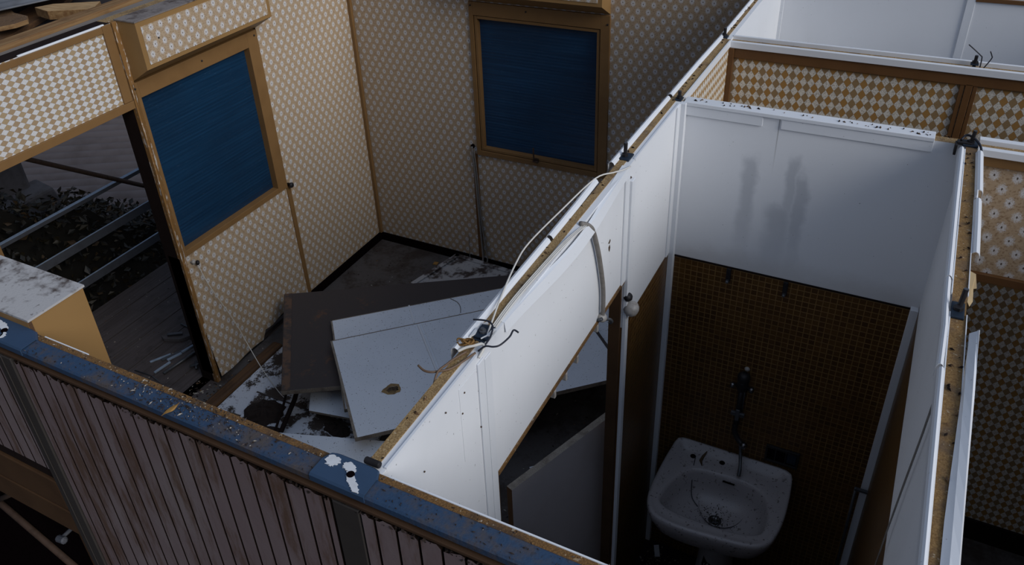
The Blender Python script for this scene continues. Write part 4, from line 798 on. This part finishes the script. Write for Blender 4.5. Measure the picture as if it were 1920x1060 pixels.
MB().slab([(3.018, -1.925, 0.012), (3.040, -1.912, 0.012), (3.066, -1.972, 0.006), (3.044, -1.985, 0.006)], 0.004, 0, 0).build('small_plate', ['white_trim'], label='small pale metal plate on the dark bathroom floor', cat='plate')
rb = MB()
for _ in range(420):
    x = random.gauss(3.05, 0.06); y = random.gauss(-2.06, 0.07); q = random.uniform(0.002, 0.009)
    if not 2.975 < x < 3.26: continue
    p = Vector((x, min(y, -1.90), 0.0)); a = random.uniform(0, 6.28); u = Vector((math.cos(a), math.sin(a), 0)) * q; v = Vector((-math.sin(a), math.cos(a), 0)) * q * 0.6
    rb.add([p - u, p - v, p + u, p + v, p + Vector((0, 0, q))], [(0, 1, 4), (1, 2, 4), (2, 3, 4), (3, 0, 4), (0, 3, 2, 1)], random.choice((0, 0, 1)))
rb.build('rubble', ['soil', 'chip_pale'], kind='stuff', label='fine rubble on the bathroom floor left of the pedestal', cat='rubble')

# ------------------------------------------------------------------ loose sheets in the big room
def sheet(name, pts, th, mt, ms, label, cat='sheet', bevel=0.002, parent=None):
    return MB().slab(pts, th, 0, 1).build(name, [mt, ms], parent, label=label, cat=cat, bevel=bevel)
A, B_ = Vector((0.791, -1.648, 0.39)), Vector((1.424, -2.261, 0.39)); dl = Vector((0.729, 0.685, 0)); dl = dl.normalized()
Lp = 1.60
pn = thing('laminate_sheet', (1.7, -1.4, 0.36), 'large white sheet with a broken hole, topmost on the pile', 'sheet')
hole = Vector((1.400, -1.852, 0.39))
# top sheet with a real ragged hole
b = MB(); th_ = 0.028; NH = 24
wd = (B_ - A)
def pp(u, v, z=0.39): return A + dl * (u * Lp) + wd * v + Vector((0, 0, z - 0.39))
h2 = hole - A; _k = dl.dot(wd); _d = wd.dot(wd) - _k * _k; hv = (h2.dot(wd) - _k * h2.dot(dl)) / _d; hu = (h2.dot(dl) - _k * hv) / Lp
hp = []
for k in range(NH):
    a = 2 * math.pi * k / NH; r = 0.030 * random.uniform(0.72, 1.15); hp.append(Vector((hole.x + r * 1.25 * math.cos(a), hole.y + r * math.sin(a), 0.39)))
sq = []
for k in range(NH):
    a = 2 * math.pi * k / NH; s_ = 0.075 / max(abs(math.cos(a)), abs(math.sin(a))); sq.append(A + dl * (hu * Lp + s_ * math.cos(a)) + wd * (hv + s_ * math.sin(a) / wd.length))
hp = []
for k in range(NH):
    a = 2 * math.pi * k / NH; r = 0.031 * random.uniform(0.75, 1.12); hp.append(hole + dl * (r * 1.15 * math.cos(a)) + wd.normalized() * (r * math.sin(a)))
dz = Vector((0, 0, -th_))
for k in range(NH):
    j = (k + 1) % NH
    b.add([sq[k], sq[j], hp[j], hp[k]], [(0, 1, 2, 3)], 0); b.add([hp[k], hp[j], hp[j] + dz, hp[k] + dz], [(0, 1, 2, 3)], 1)
us = [0, hu - 0.075 / Lp, hu + 0.075 / Lp, 1]; vv = [0, hv - 0.075 / wd.length, hv + 0.075 / wd.length, 1]
for i in range(3):
    for j in range(3):
        if i == 1 and j == 1: continue
        b.add([pp(us[i], vv[j]), pp(us[i + 1], vv[j]), pp(us[i + 1], vv[j + 1]), pp(us[i], vv[j + 1])], [(0, 1, 2, 3)], 0)
for (u0, v0), (u1, v1) in (((0, 0), (1, 0)), ((1, 0), (1, 1)), ((1, 1), (0, 1)), ((0, 1), (0, 0))):
    b.add([pp(u0, v0), pp(u1, v1), pp(u1, v1) + dz, pp(u0, v0) + dz], [(0, 1, 2, 3)], 1)
b.add([pp(0, 0) + dz, pp(1, 0) + dz, pp(1, 1) + dz, pp(0, 1) + dz], [(0, 1, 2, 3)], 2)
b.build('sheet', ['white_sheet', 'chip_pale', 'chip'], pn)
b = MB(); ch = hole + dl * 0.0
rr = [(hole + dl * (0.056 * random.uniform(0.75, 1.35) * math.cos(2 * math.pi * k / 16)) + wd.normalized() * (0.044 * random.uniform(0.8, 1.25) * math.sin(2 * math.pi * k / 16)) + Vector((0, 0, 0.0012))) for k in range(16)]
ri = [hp[min(NH - 1, int(k * NH / 16 + 0.5))] + Vector((0, 0, 0.0012)) for k in range(16)]
for k in range(16): b.add([rr[k], rr[(k + 1) % 16], ri[(k + 1) % 16], ri[k]], [(0, 1, 2, 3)])
b.build('torn_rim', ['chip'], pn)
e_ = MB(); q = .3902
e_.hexa([pp(0, -.002, q), pp(1, -.002, q), pp(1, .006, q), pp(0, .006, q)], [pp(0, -.002, q + .001), pp(1, -.002, q + .001), pp(1, .006, q + .001), pp(0, .006, q + .001)])
e_.hexa([pp(-.001, 0, q), pp(.007, 0, q), pp(.009, 1, q), pp(-.001, 1, q)], [pp(-.001, 0, q + .001), pp(.006, 0, q + .001), pp(.009, 1, q + .001), pp(-.001, 1, q + .001)])
e_.build('worn_edge', ['chip_pale'], pn)
g = MB(); p0, p1 = pp(0.345, 0.02, 0.3905), pp(0.345, 0.99, 0.3905)
for off, wdt, hh in ((0.0, 0.016, 0.007), (0.030, 0.005, 0.003)):
    q0, q1 = p0 + dl * off, p1 + dl * off; g.hexa([q0, q0 + dl * wdt, q1 + dl * wdt, q1], [q0 + Vector((0, 0, hh)) + dl * wdt * .2, q0 + dl * wdt * .8 + Vector((0, 0, hh)), q1 + dl * wdt * .8 + Vector((0, 0, hh)), q1 + dl * wdt * .2 + Vector((0, 0, hh))])
g.build('joint_ridge', ['white_trim'], pn)
MB().hexa([pp(.992, 0, .3902), pp(1.003, 0, .3902), pp(1.003, 1, .3902), pp(.992, 1, .3902)], [pp(.992, 0, .395), pp(1.003, 0, .395), pp(1.003, 1, .395), pp(.992, 1, .395)]).build('edge_strip', ['brown_board'], pn)  # dark strip painted in for the shadowed gap at this sheet's end
C0 = Vector((0.635, -1.450, 0.361)); d3 = Vector((0.738, 0.675, 0)).normalized(); wn3 = Vector((d3.y, -d3.x, 0))
pn2 = thing('laminate_sheet', (1.5, -1.1, 0.33), 'white sheet lying under the holed sheet, its upper strip showing', 'sheet')
MB().slab([C0, C0 + wn3 * 0.86, C0 + wn3 * 0.86 + d3 * 1.95, C0 + d3 * 1.95], 0.026, 0, 1).build('sheet', ['white_sheet', 'chip_pale'], pn2, bevel=0.002)
e_ = MB(); zz_ = Vector((0, 0, .0008)); e_.hexa([C0, C0 + d3 * 1.95, C0 + d3 * 1.95 + wn3 * .006, C0 + wn3 * .006], [C0 + zz_, C0 + d3 * 1.95 + zz_, C0 + d3 * 1.95 + wn3 * .006 + zz_, C0 + wn3 * .006 + zz_])
e_.hexa([C0, C0 + d3 * .010, C0 + d3 * .010 + wn3 * .86, C0 + wn3 * .86], [v + zz_ for v in (C0, C0 + d3 * .010, C0 + d3 * .010 + wn3 * .86, C0 + wn3 * .86)]); e_.build('worn_edge', ['chip_pale'], pn2)
q0 = C0 + d3 * 0.52 + Vector((0, 0, 0.0005)); q1 = q0 + wn3 * 0.2
MB().hexa([q0, q0 + d3 * .010, q1 + d3 * .010, q1], [v + Vector((0, 0, .004)) for v in (q0, q0 + d3 * .010, q1 + d3 * .010, q1)]).build('joint_ridge', ['white_trim'], pn2)
MB().tube([(1.24, -0.915, 0.3635), (1.303, -0.930, 0.3635), (1.349, -0.970, 0.3635), (1.38, -1.022, 0.3635)], 0.0025, 6).build('curved_string', ['cable_g'], smooth=True, label='thin string curved on the upper strip of the under sheet', cat='string')
db = thing('brown_sheet', (0.9, -1.2, 0.29), 'dark brown sheet with worn edge under the white sheets', 'sheet')
D0, D1 = Vector((0.111, -1.308, 0.325)), Vector((0.748, -2.094, 0.325)); dd = Vector((1.342, 0.854, 0)).normalized()
MB().slab([D0, D1, D1 + dd * 1.62, D0 + dd * 1.62], 0.034, 0, 1).build('sheet', ['brown_board', 'chip_pale'], db, bevel=0.003)
MB().slab([D0 + dd * 0.005 + Vector((0, 0, .0035)), D1 + dd * 0.005 + Vector((0, 0, .0035)), D1 + dd * 0.055 + Vector((0, 0, .0022)), D0 + dd * 0.055 + Vector((0, 0, .0022))], 0.003, 0, 0).build('worn_edge_band', ['worn_band'], db)
pf = thing('framed_sheet', (1.0, -0.3, 0.0), 'soiled white framed panel lying by the back wall', 'sheet')
F = [(0.760, -0.035, 0.062), (0.640, -0.53, 0.062), (1.30, -0.60, 0.062), (1.42, -0.075, 0.062)]
MB().slab(F, 0.03, 0, 1).build('sheet', ['white_filthy', 'chip_pale'], pf, bevel=0.002)
def bar(p, q, wdt, hgt):
    p, q = Vector(p), Vector(q); s_ = (q - p).cross(Vector((0, 0, 1))).normalized() * wdt
    return [p, q, q + s_, p + s_], [v + Vector((0, 0, hgt)) for v in (p, q, q + s_, p + s_)]
MB().hexa(*bar((1.42, -0.075, 0.062), (0.760, -0.035, 0.062), -0.04, 0.012)).hexa(*bar((0.640, -0.53, 0.062), (0.760, -0.035, 0.062), 0.04, 0.012)).build('frame_edge', ['white_filthy'], pf, bevel=0.002)
sheet('laminate_sheet', [(0.232, -2.187, 0.055), (0.217, -1.50, 0.055), (1.10, -1.40, 0.055), (1.30, -2.06, 0.055)], 0.03, 'white_dirty', 'chip_pale', 'soiled white sheet flat on the floor along the sill beam')
G0 = Vector((0.388, -1.969, 0.074)); ga = Vector((1.121 - 0.388, -1.947 + 1.969, 0)).normalized(); gb = Vector((0.433 - 0.388 + 0.02, -2.232 + 1.969, 0)).normalized()
pk = thing('laminate_sheet', (0.8, -2.2, 0.05), 'white sheet smeared with soil in front of the brown sheet', 'sheet')
MB().slab([G0, G0 + gb * 0.72, G0 + gb * 0.72 + ga * 0.95, G0 + ga * 0.95], 0.018, 0, 1).build('sheet', ['white_dirty', 'brown_board'], pk)
MB().hexa(*bar(G0 + Vector((0, 0, .0005)), G0 + ga * 0.95 + Vector((0, 0, .0005)), 0.010, 0.004)).build('edge_strip', ['brown_board'], pk)
sheet('laminate_sheet', [(0.940, -2.345, 0.298), (1.745, -2.062, 0.298), (1.98, -2.72, 0.075), (1.18, -3.0, 0.075)], 0.022, 'white_sheet', 'chip_pale', 'white sheet tilted towards the front wall beside the blue cap')
sheet('laminate_sheet', [(0.80, -1.915, 0.185), (1.02, -1.80, 0.185), (1.15, -1.98, 0.17), (0.88, -2.035, 0.17)], 0.02, 'white_sheet', 'chip_pale', 'white offcut showing under the dark brown sheet')
sm = MB()
for cx, cy, rx, ry, hh in ((0.56, -2.10, 0.13, 0.12, 0.05), (0.72, -2.26, 0.10, 0.10, 0.035), (1.06, -2.02, 0.10, 0.05, 0.03)):
    N = 22; vs = [(cx, cy, 0.074 + hh)]; 
    for j in range(1, 5):
        for k in range(N):
            a = 2 * math.pi * k / N; r = j / 4 * random.uniform(0.82, 1.12); vs.append((cx + rx * r * math.cos(a), cy + ry * r * math.sin(a), 0.0745 + max(0, hh * (1 - (j / 4) ** 2)) * random.uniform(0.6, 1.2)))
    fs = [(0, 1 + k, 1 + (k + 1) % N) for k in range(N)] + [(1 + j * N + k, 1 + j * N + (k + 1) % N, 1 + (j + 1) * N + (k + 1) % N, 1 + (j + 1) * N + k) for j in range(3) for k in range(N)]
    sm.add(vs, [tuple(reversed(f)) for f in fs])
sm.build('soil_heap', ['soil'], kind='stuff', label='dark soil heaped on the smeared white sheet', cat='soil')
MB().tube([(0.71, -1.86, 0.27), (0.74, -2.0, 0.17), (0.785, -2.21, 0.092)], 0.030, 8, smooth=False, flat=0.5).build('wooden_stake', ['dark'], label='dark stake propping the brown sheet over the soiled sheets', cat='stake')
MB().tube([(0.635, -1.885, 0.25), (0.69, -2.05, 0.15), (0.745, -2.22, 0.083)], 0.008, 8, smooth=False).build('thin_stick', ['dark'], label='thin dark stick beside the stake under the brown sheet', cat='stick')
MB().box(0.115, 0.205, -2.20, -1.50, 0.0, 0.055).build('sill_beam', ['wood_dark'], label='brown sill beam along the foot of the left wall', cat='beam', bevel=0.018)
t = thing('door_leaf', (2.80, -2.6, 0.0), 'grey white half-height leaf standing ajar in the bathroom doorway', 'door leaf')
P0, P1 = Vector((2.711, -2.855, 0)), Vector((2.905, -2.335, 0)); nn = Vector((P1 - P0)).cross(Vector((0, 0, 1))).normalized() * -0.028; zt = 1.25
MB().hexa([P0, P1, P1 + nn, P0 + nn], [v + Vector((0, 0, zt)) for v in (P0, P1, P1 + nn, P0 + nn)], 0, [0, 1, 0, 0, 0, 2]).build('leaf', ['white_grey', 'chip_pale', 'amber_dark'], t)
MB().tube([(2.222, -1.742, 0.010), (2.318, -1.648, 0.010)], 0.011, 4, smooth=False).build('pale_lath', ['white_trim'], label='short pale lath on the floor seen through the bathroom doorway', cat='lath')

# ------------------------------------------------------------------ floor crumbs, string, back-wall cables
fl = MB()
def crumb(mb, x, y, z, q, m):
    p = Vector((x, y, z)); a = random.uniform(0, 6.28); u = Vector((math.cos(a), math.sin(a), 0)) * q * random.uniform(1, 1.8); v = Vector((-math.sin(a), math.cos(a), 0)) * q * 0.7
    mb.add([p - u, p - v, p + u, p + v, p + Vector((0, 0, q * 0.8))], [(0, 1, 4), (1, 2, 4), (2, 3, 4), (3, 0, 4), (0, 3, 2, 1)], m)
for _ in range(900): crumb(fl, random.uniform(0.05, 2.85), random.uniform(-3.0, -0.05), 0, random.uniform(0.002, 0.007), random.choice((0, 0, 0, 1, 1, 2)))
for _ in range(160): crumb(fl, random.uniform(0.05, 0.24), random.uniform(-2.3, -1.5), 0.0, random.uniform(0.003, 0.012), random.choice((0, 1, 2)))
fl.build('floor_crumbs', ['soil', 'wood_shred', 'pebble'], kind='stuff', label='crumbs of soil and board scattered over the room floor', cat='crumbs')
MB().slab([(0.60, -0.37, 0.006), (0.615, -0.36, 0.006), (0.66, -0.43, 0.006), (0.645, -0.44, 0.006)], 0.005, 0, 0).build('paper_strip', ['white_filthy'], label='small white strip lying on the bare floor near the corner', cat='paper scrap')
MB().slab([(0.655, -0.205, 0.068), (0.69, -0.20, 0.068), (0.695, -0.235, 0.068), (0.66, -0.24, 0.068)], 0.006, 0, 0).build('wood_chip', ['dry'], label='orange chip on the corner of the framed panel', cat='chip')
t = thing('pull_string', (0.03, -1.84, 0.9), 'white string hanging from a knob under the left window corner', 'string')
MB().tube([(0.03, -1.870, 0.905), (0.045, -1.845, 0.74), (0.06, -1.74, 0.38), (0.10, -1.72, 0.20), (0.26, -1.784, 0.080), (0.50, -1.90, 0.062), (0.58, -1.93, 0.062)], 0.0028, 6).build('string', ['cable_w'], t, smooth=True)
MB().lathe((0.0, -1.895, 0.93), [(0.008, 0), (0.008, 0.010), (0.013, 0.014), (0.014, 0.024), (0.007, 0.03)], (1, 0.5, 0), 14).build('knob', ['plastic'], t, smooth=True)
MB().lathe((0.018, -1.872, 0.915), [(0.010, 0), (0.016, 0.006), (0.016, 0.016), (0.008, 0.022)], (0.6, 0.8, -0.2), 12).build('roller', ['iron'], t, smooth=True)
t = thing('cable_duct', (0.975, -0.01, 0.03), 'grey flat cables hanging below the left side of the back window', 'cable')
for k, (dx, r) in enumerate(((0.0, 0.0075), (0.016, 0.0055))):
    MB().tube([(0.955 + dx, -0.018, 1.045 - 0.03 * k), (0.958 + dx, -0.020, 0.98), (0.966 + dx, -0.014, 0.80), (0.978 + dx, -0.012, 0.40), (0.990 + dx * 2, -0.02, 0.20), (1.0 + dx * 2.5, -0.035, 0.075), (0.985 + dx * 2, -0.05, 0.04)], r, 8, flat=1.6).build('cable', ['cable_g'], t, smooth=True)
MB().lathe((0.957, -0.008, 1.045), [(0.016, -0.01), (0.016, 0.004)], (0, -1, 0), 14).build('grommet', ['black'], t)
MB().box(0.952, 0.990, -0.010, 0.0, 0.075, 0.985).build('duct', ['amber_dark'], t)
cable('loose_wire', 'cable_g', 0.0022, [(0.868, -0.006, 0.26), (0.866, -0.008, 0.16), (0.872, -0.020, 0.085), (0.885, -0.04, 0.05)], 'short loose grey wire at the foot of the back wall', 'wire')
MB().slab([(4.40, -1.42, 0.004), (4.44, -1.40, 0.004), (4.50, -1.45, 0.012), (4.46, -1.47, 0.008)], 0.003, 0, 0).build('paper_curl', ['white_filthy'], label='pale curled scrap on the floor of the right room', cat='paper scrap')

# ------------------------------------------------------------------ outside, seen through the left doorway
dk = MB(); xs = [-1.45 + 0.2 * k for k in range(8)]
for x in xs:
    x1 = min(x + 0.193, -0.13); dk.box(x, x1, -6.0, 0.6, -0.035 + random.uniform(-0.002, 0.002), 0.0, 0)
dk.box(-1.45, -0.13, -6.0, 0.6, -0.09, -0.05, 1)
dk.box(-0.13, 0.0, -2.90, -1.962, -0.03, 0.0, 0)
struct(dk, 'deck', ['deck', 'deck_gap'], 'weathered plank deck outside the left doorway', 'deck')
rl = thing('railing', (-1.46, -1.6, 0.0), 'metal railing with three bars along the deck edge', 'railing')
MB().box(-1.478, -1.442, -4.5, -0.2, 0.836, 0.866, 1, zp=0).build('top_bar', ['rail', 'rail_side'], rl, bevel=0.002)  # bar tops coloured paler than the sides, as lit by the sky
for z in (0.51, 0.215): MB().box(-1.468, -1.452, -4.5, -0.2, z, z + 0.068, 1, zp=0).build('bar', ['rail', 'rail_side'], rl, bevel=0.002)
for y in (-4.4, -0.3): MB().box(-1.49, -1.43, y - 0.03, y + 0.03, -0.02, 0.90, 0).build('post', ['rail_side'], rl, bevel=0.003)
br = MB(); br.tube([(-1.40, -2.15, 1.57), (-1.415, -1.836, 1.335), (-1.415, -1.019, 0.712), (-1.405, -0.36, 0.20)], 0.017, 10, smooth=False)
br.build('brace_pole', ['rust'], smooth=True, label='rusty pole slanting across the open left doorway', cat='pole')
rf = MB(); d_ = Vector((0.86, 0.51, 0)).normalized(); nrm = Vector((d_.y, -d_.x, 0)); R0 = Vector((-4.6, 0.75, -0.42)); NT_ = 520; vs = []; fs = []
for i in range(NT_ + 1):
    t_ = -3.6 + 5.2 * i / NT_; z = 0.085 * abs(math.sin(math.pi * t_ / 0.165)) ** 0.8
    for s_ in (-5, 5): p = R0 + d_ * s_ + nrm * t_; vs.append((p.x, p.y, p.z + z - 0.05 * t_))
fs = [(i * 2, i * 2 + 1, i * 2 + 3, i * 2 + 2) for i in range(NT_)]
rf.add(vs, fs); rf.build('corrugated_roof', ['roof'], smooth=True, label='grey corrugated roof of the neighbouring shed beyond the deck', cat='roof', solid=0.01)
st = thing('stone_pier', (-2.5, -1.7, -1.5), 'grey weathered stone pier beyond the railing at far left', 'pier')
MB().hexa([(-2.75, -2.4, -2.6), (-2.35, -2.4, -2.6), (-2.35, -1.34, -2.6), (-2.75, -1.34, -2.6)], [(-2.72, -2.4, 0.98), (-2.38, -2.4, 0.98), (-2.38, -1.36, 0.98), (-2.72, -1.36, 0.98)]).build('block', ['stone'], st, bevel=0.03)
MB().hexa([(-2.45, -1.9, 0.55), (-2.22, -1.9, 0.5), (-2.22, -1.24, 0.5), (-2.45, -1.24, 0.55)], [(-2.45, -1.9, 0.70), (-2.25, -1.9, 0.66), (-2.25, -1.27, 0.66), (-2.45, -1.27, 0.70)]).build('ledge', ['stone'], st, bevel=0.02)
hg = MB()
def htop(x, y): return 0.70 - 0.72 * (y + 1.53) + 0.12 * (x + 2.5) + 0.07 * math.sin(x * 7 + y * 4) + 0.06 * math.sin(y * 11 - x * 3)
NX, NY = 14, 30; vs = []; fs = []
for j in range(NY + 1):
    for i in range(NX + 1): x = -3.1 + 1.4 * i / NX; y = -3.2 + 3.2 * j / NY; vs.append((x, y, htop(x, y) - 0.16 if not (x < -2.12 and y < -1.1) else -2.59))
fs = [(j * (NX + 1) + i, j * (NX + 1) + i + 1, (j + 1) * (NX + 1) + i + 1, (j + 1) * (NX + 1) + i) for j in range(NY) for i in range(NX)]
o_ = len(vs)
for j in range(NY + 1): y = -3.2 + 3.2 * j / NY; vs.append((-1.62, y, -2.6))
fs += [(j * (NX + 1) + NX, (j + 1) * (NX + 1) + NX, o_ + j + 1, o_ + j) for j in range(NY)]
hg.add(vs, fs, 1)
for _ in range(7500):
    if random.random() < 0.55: x = random.uniform(-3.1, -1.62); y = random.uniform(-3.0, -0.1); z = htop(x, y) - random.uniform(0, 0.2)
    else: x = random.uniform(-1.78, -1.56); y = random.uniform(-3.0, -0.1); z = htop(x, y) - random.uniform(0, 1.5)
    if x < -2.12 and y < -1.15: continue
    q = random.uniform(0.018, 0.042); u = Vector((random.gauss(0, 1), random.gauss(0, 1), random.gauss(0, .6))).normalized(); v = u.cross(Vector((random.gauss(0, 1), random.gauss(0, 1), random.gauss(0, 1)))).normalized(); p = Vector((x, y, z)); n_ = u.cross(v) * q * 0.25
    hg.add([p - u * q, p - v * q * 0.6 + n_, p + u * q, p + v * q * 0.6 + n_], [(0, 1, 2), (0, 2, 3)], random.choice((0, 0, 0, 1, 1, 3, 2 if random.random() < 0.4 else 0)))
hg.build('ivy_hedge', ['leaf0', 'leaf1', 'leaf2', 'leaf3'], label='dark ivy hedge growing behind the deck railing', cat='hedge')
# debris on the deck
def strip_(name, mat, p, q, wdt, th, label, cat, z=0.0, grp=None):
    p, q = Vector((*p, z)), Vector((*q, z)); s_ = (q - p).cross(Vector((0, 0, 1))).normalized() * wdt / 2
    return MB().hexa([p - s_, q - s_, q + s_, p + s_], [v + Vector((0, 0, th)) for v in (p - s_, q - s_, q + s_, p + s_)]).build(name, [mat], label=label, cat=cat, bevel=min(0.003, th * 0.3), group=grp)
strip_('hinge_plate', 'rail', (-0.575, -2.01), (-0.505, -1.885), 0.018, 0.008, 'pale metal hinge plate lying furthest left on the deck', 'metal strip')
strip_('metal_strip', 'steel', (-0.515, -1.96), (-0.455, -1.83), 0.026, 0.01, 'dull metal strip on the deck right beside the pale hinge plate', 'metal strip')
strip_('lock_plate', 'rail', (-0.475, -1.945), (-0.440, -1.845), 0.020, 0.012, 'pale lock plate with dark holes on the deck', 'lock plate')
strip_('metal_rail', 'rail', (-0.455, -2.08), (-0.440, -1.95), 0.016, 0.014, 'short pale metal rail on the deck nearest the blue cap', 'metal rail')
strip_('metal_rail', 'rail', (-0.445, -1.84), (-0.415, -1.70), 0.018, 0.014, 'pale metal rail on the deck next to the dark door jamb', 'metal rail')
MB().tube([(-0.385, -2.06, 0.012), (-0.36, -1.86, 0.012), (-0.335, -1.70, 0.012)], 0.011, 8, smooth=False).build('metal_tube', ['steel'], smooth=True, label='long grey metal tube lying across the deck debris', cat='metal tube')
t = thing('lock_case', (-0.6, -1.7, 0.0), 'grey lock case with shiny plate on the deck by the jamb', 'lock case')
MB().slab([(-0.70, -1.785, 0.028), (-0.66, -1.80, 0.028), (-0.545, -1.755, 0.028), (-0.49, -1.665, 0.028), (-0.51, -1.65, 0.028), (-0.585, -1.715, 0.028), (-0.69, -1.755, 0.028)], 0.028, 0, 0).build('case', ['stone'], t, bevel=0.003)
MB().slab([(-0.665, -1.755, 0.046), (-0.575, -1.695, 0.046), (-0.555, -1.715, 0.046), (-0.645, -1.775, 0.046)], 0.016, 0, 0).build('plate', ['chrome'], t, bevel=0.002)
strip_('metal_clip', 'steel', (-0.70, -1.60), (-0.59, -1.61), 0.014, 0.01, 'small grey metal clip on the deck close behind the jamb', 'metal clip')
MB().tube([(-0.60, -2.12, 0.008), (-0.45, -2.11, 0.008), (-0.33, -2.14, 0.02)], 0.0035, 6, smooth=False).build('bent_rod', ['steel'], smooth=True, label='thin bent metal rod on the deck by the blue cap', cat='metal rod')
t = thing('tap_handle', (-0.24, -1.90, 0.0), 'small dark cross-shaped handle on the deck beside the jamb foot', 'handle')
b = MB(); b.tube([(-0.27, -1.93, 0.014), (-0.21, -1.87, 0.014)], 0.009, 8, smooth=False); b.tube([(-0.27, -1.875, 0.014), (-0.21, -1.93, 0.014)], 0.009, 8, smooth=False); b.build('cross', ['steel'], t, smooth=True)
dc = MB()
for _ in range(260): crumb(dc, random.uniform(-1.35, -0.1), random.uniform(-2.6, -1.2), 0.0, random.uniform(0.002, 0.006), random.choice((0, 1, 1, 2)))
for _ in range(120): crumb(dc, random.uniform(-0.12, 0.1), random.uniform(-2.35, -1.97), 0.0, random.uniform(0.003, 0.011), random.choice((0, 1, 2)))
dc.build('deck_crumbs', ['soil', 'wood_shred', 'pebble'], kind='stuff', label='crumbs and splinters scattered on the deck planks', cat='crumbs')

# ------------------------------------------------------------------ roof edge over the deck, top left
struct(MB().box(-1.55, -0.34, -3.2, -1.15, 2.18, 2.303), 'roof_deck', ['roofdeck'], 'dark roof over the deck outside the left wall', 'roof')
struct(MB().box(-0.34, -0.10, -4.5, 0.6, 2.20, 2.34), 'roof_edge', ['roofdeck'], 'dark wall plate under the gutter', 'roof edge')
def edge_board(x0, x1, z1, m):      # long board, drifting slightly away from the wall towards the back
    return ([(x0 + .022, -3.2, 2.341), (x1 + .022, -3.2, 2.341), (x1 - .083, 0.3, 2.341), (x0 - .083, 0.3, 2.341)], [(x0 + .022, -3.2, z1), (x1 + .022, -3.2, z1), (x1 - .083, 0.3, z1), (x0 - .083, 0.3, z1)], m)
b = MB(); b.hexa(*edge_board(-0.205, -0.095, 2.432, 0)); b.hexa(*edge_board(-0.095, -0.075, 2.424, 1)); b.hexa(*edge_board(-0.075, -0.012, 2.436, 1))
b.build('gutter', ['galv', 'galv_dark'], label='grey weathered gutter board along the top of the left wall', cat='gutter', bevel=0.003)
b = MB(); b.hexa(*edge_board(-0.310, -0.212, 2.456, 0))
b.build('batten', ['wood_mid'], label='brown weathered batten outside the gutter at top left', cat='batten', bevel=0.004)
t = MB().box(-0.008, 0.005, -2.49, -2.0, H - 0.004, H + 0.006); t.build('edge_strip', ['white_trim'], label='thin white edge strip on top of the tan harlequin lintel', cat='edge strip', bevel=0.003)
sheet('split_board', [(-0.812, -1.818, 2.415), (-0.666, -1.845, 2.415), (-0.440, -1.723, 2.415), (-0.527, -1.596, 2.415), (-0.765, -1.730, 2.415)], 0.05, 'wood_pale', 'wood_mid', 'pale freshly split board lying on the roof edge at top left', 'board')
sheet('torn_board', [(-1.10, -1.90, 2.40), (-0.97, -2.02, 2.40), (-0.80, -2.09, 2.40), (-0.72, -2.112, 2.40), (-0.685, -2.039, 2.40), (-0.686, -1.96, 2.40), (-0.751, -1.913, 2.40), (-0.894, -1.897, 2.40), (-0.959, -1.866, 2.40)], 0.025, 'wood_shred', 'wood_mid', 'torn brown fibre board on the roof at top left', 'board')
sheet('brown_plank', [(-0.95, -2.20, 2.335), (-0.70, -2.142, 2.335), (-0.93, -1.62, 2.335), (-1.25, -1.15, 2.335), (-1.36, -1.22, 2.335), (-1.10, -1.75, 2.335)], 0.03, 'wood_dark', 'wood_dark', 'dark brown plank under the torn board on the roof', 'plank')
b = MB(); vs = []; fs = []
for i in range(41):
    u = i / 40
    for s_ in (0, 1): p = Vector((-1.62, -2.05, 2.43)).lerp(Vector((-0.76, -1.985, 2.43)), u) + Vector((-0.10, 0.9, 0)) * s_ + Vector((0.0, 0, 0.010 * math.sin(u * 36))); 
    p0 = Vector((-1.7, -1.70, 2.43)).lerp(Vector((-0.90, -1.99, 2.43)), u); p1 = p0 + Vector((0.20, 0.55, 0)); w_ = 0.008 * math.sin(u * 40)
    vs += [(p0.x, p0.y, p0.z + w_), (p1.x, p1.y, p1.z + w_)]
fs = [(i * 2, i * 2 + 1, i * 2 + 3, i * 2 + 2) for i in range(40)]
b.add(vs, fs); b.build('metal_sheet', ['zinc'], smooth=True, label='grey blue metal sheet on the roof in the far top left corner', cat='metal sheet', solid=0.006)
# ------------------------------------------------------------------ pipes outside the front window, lower left
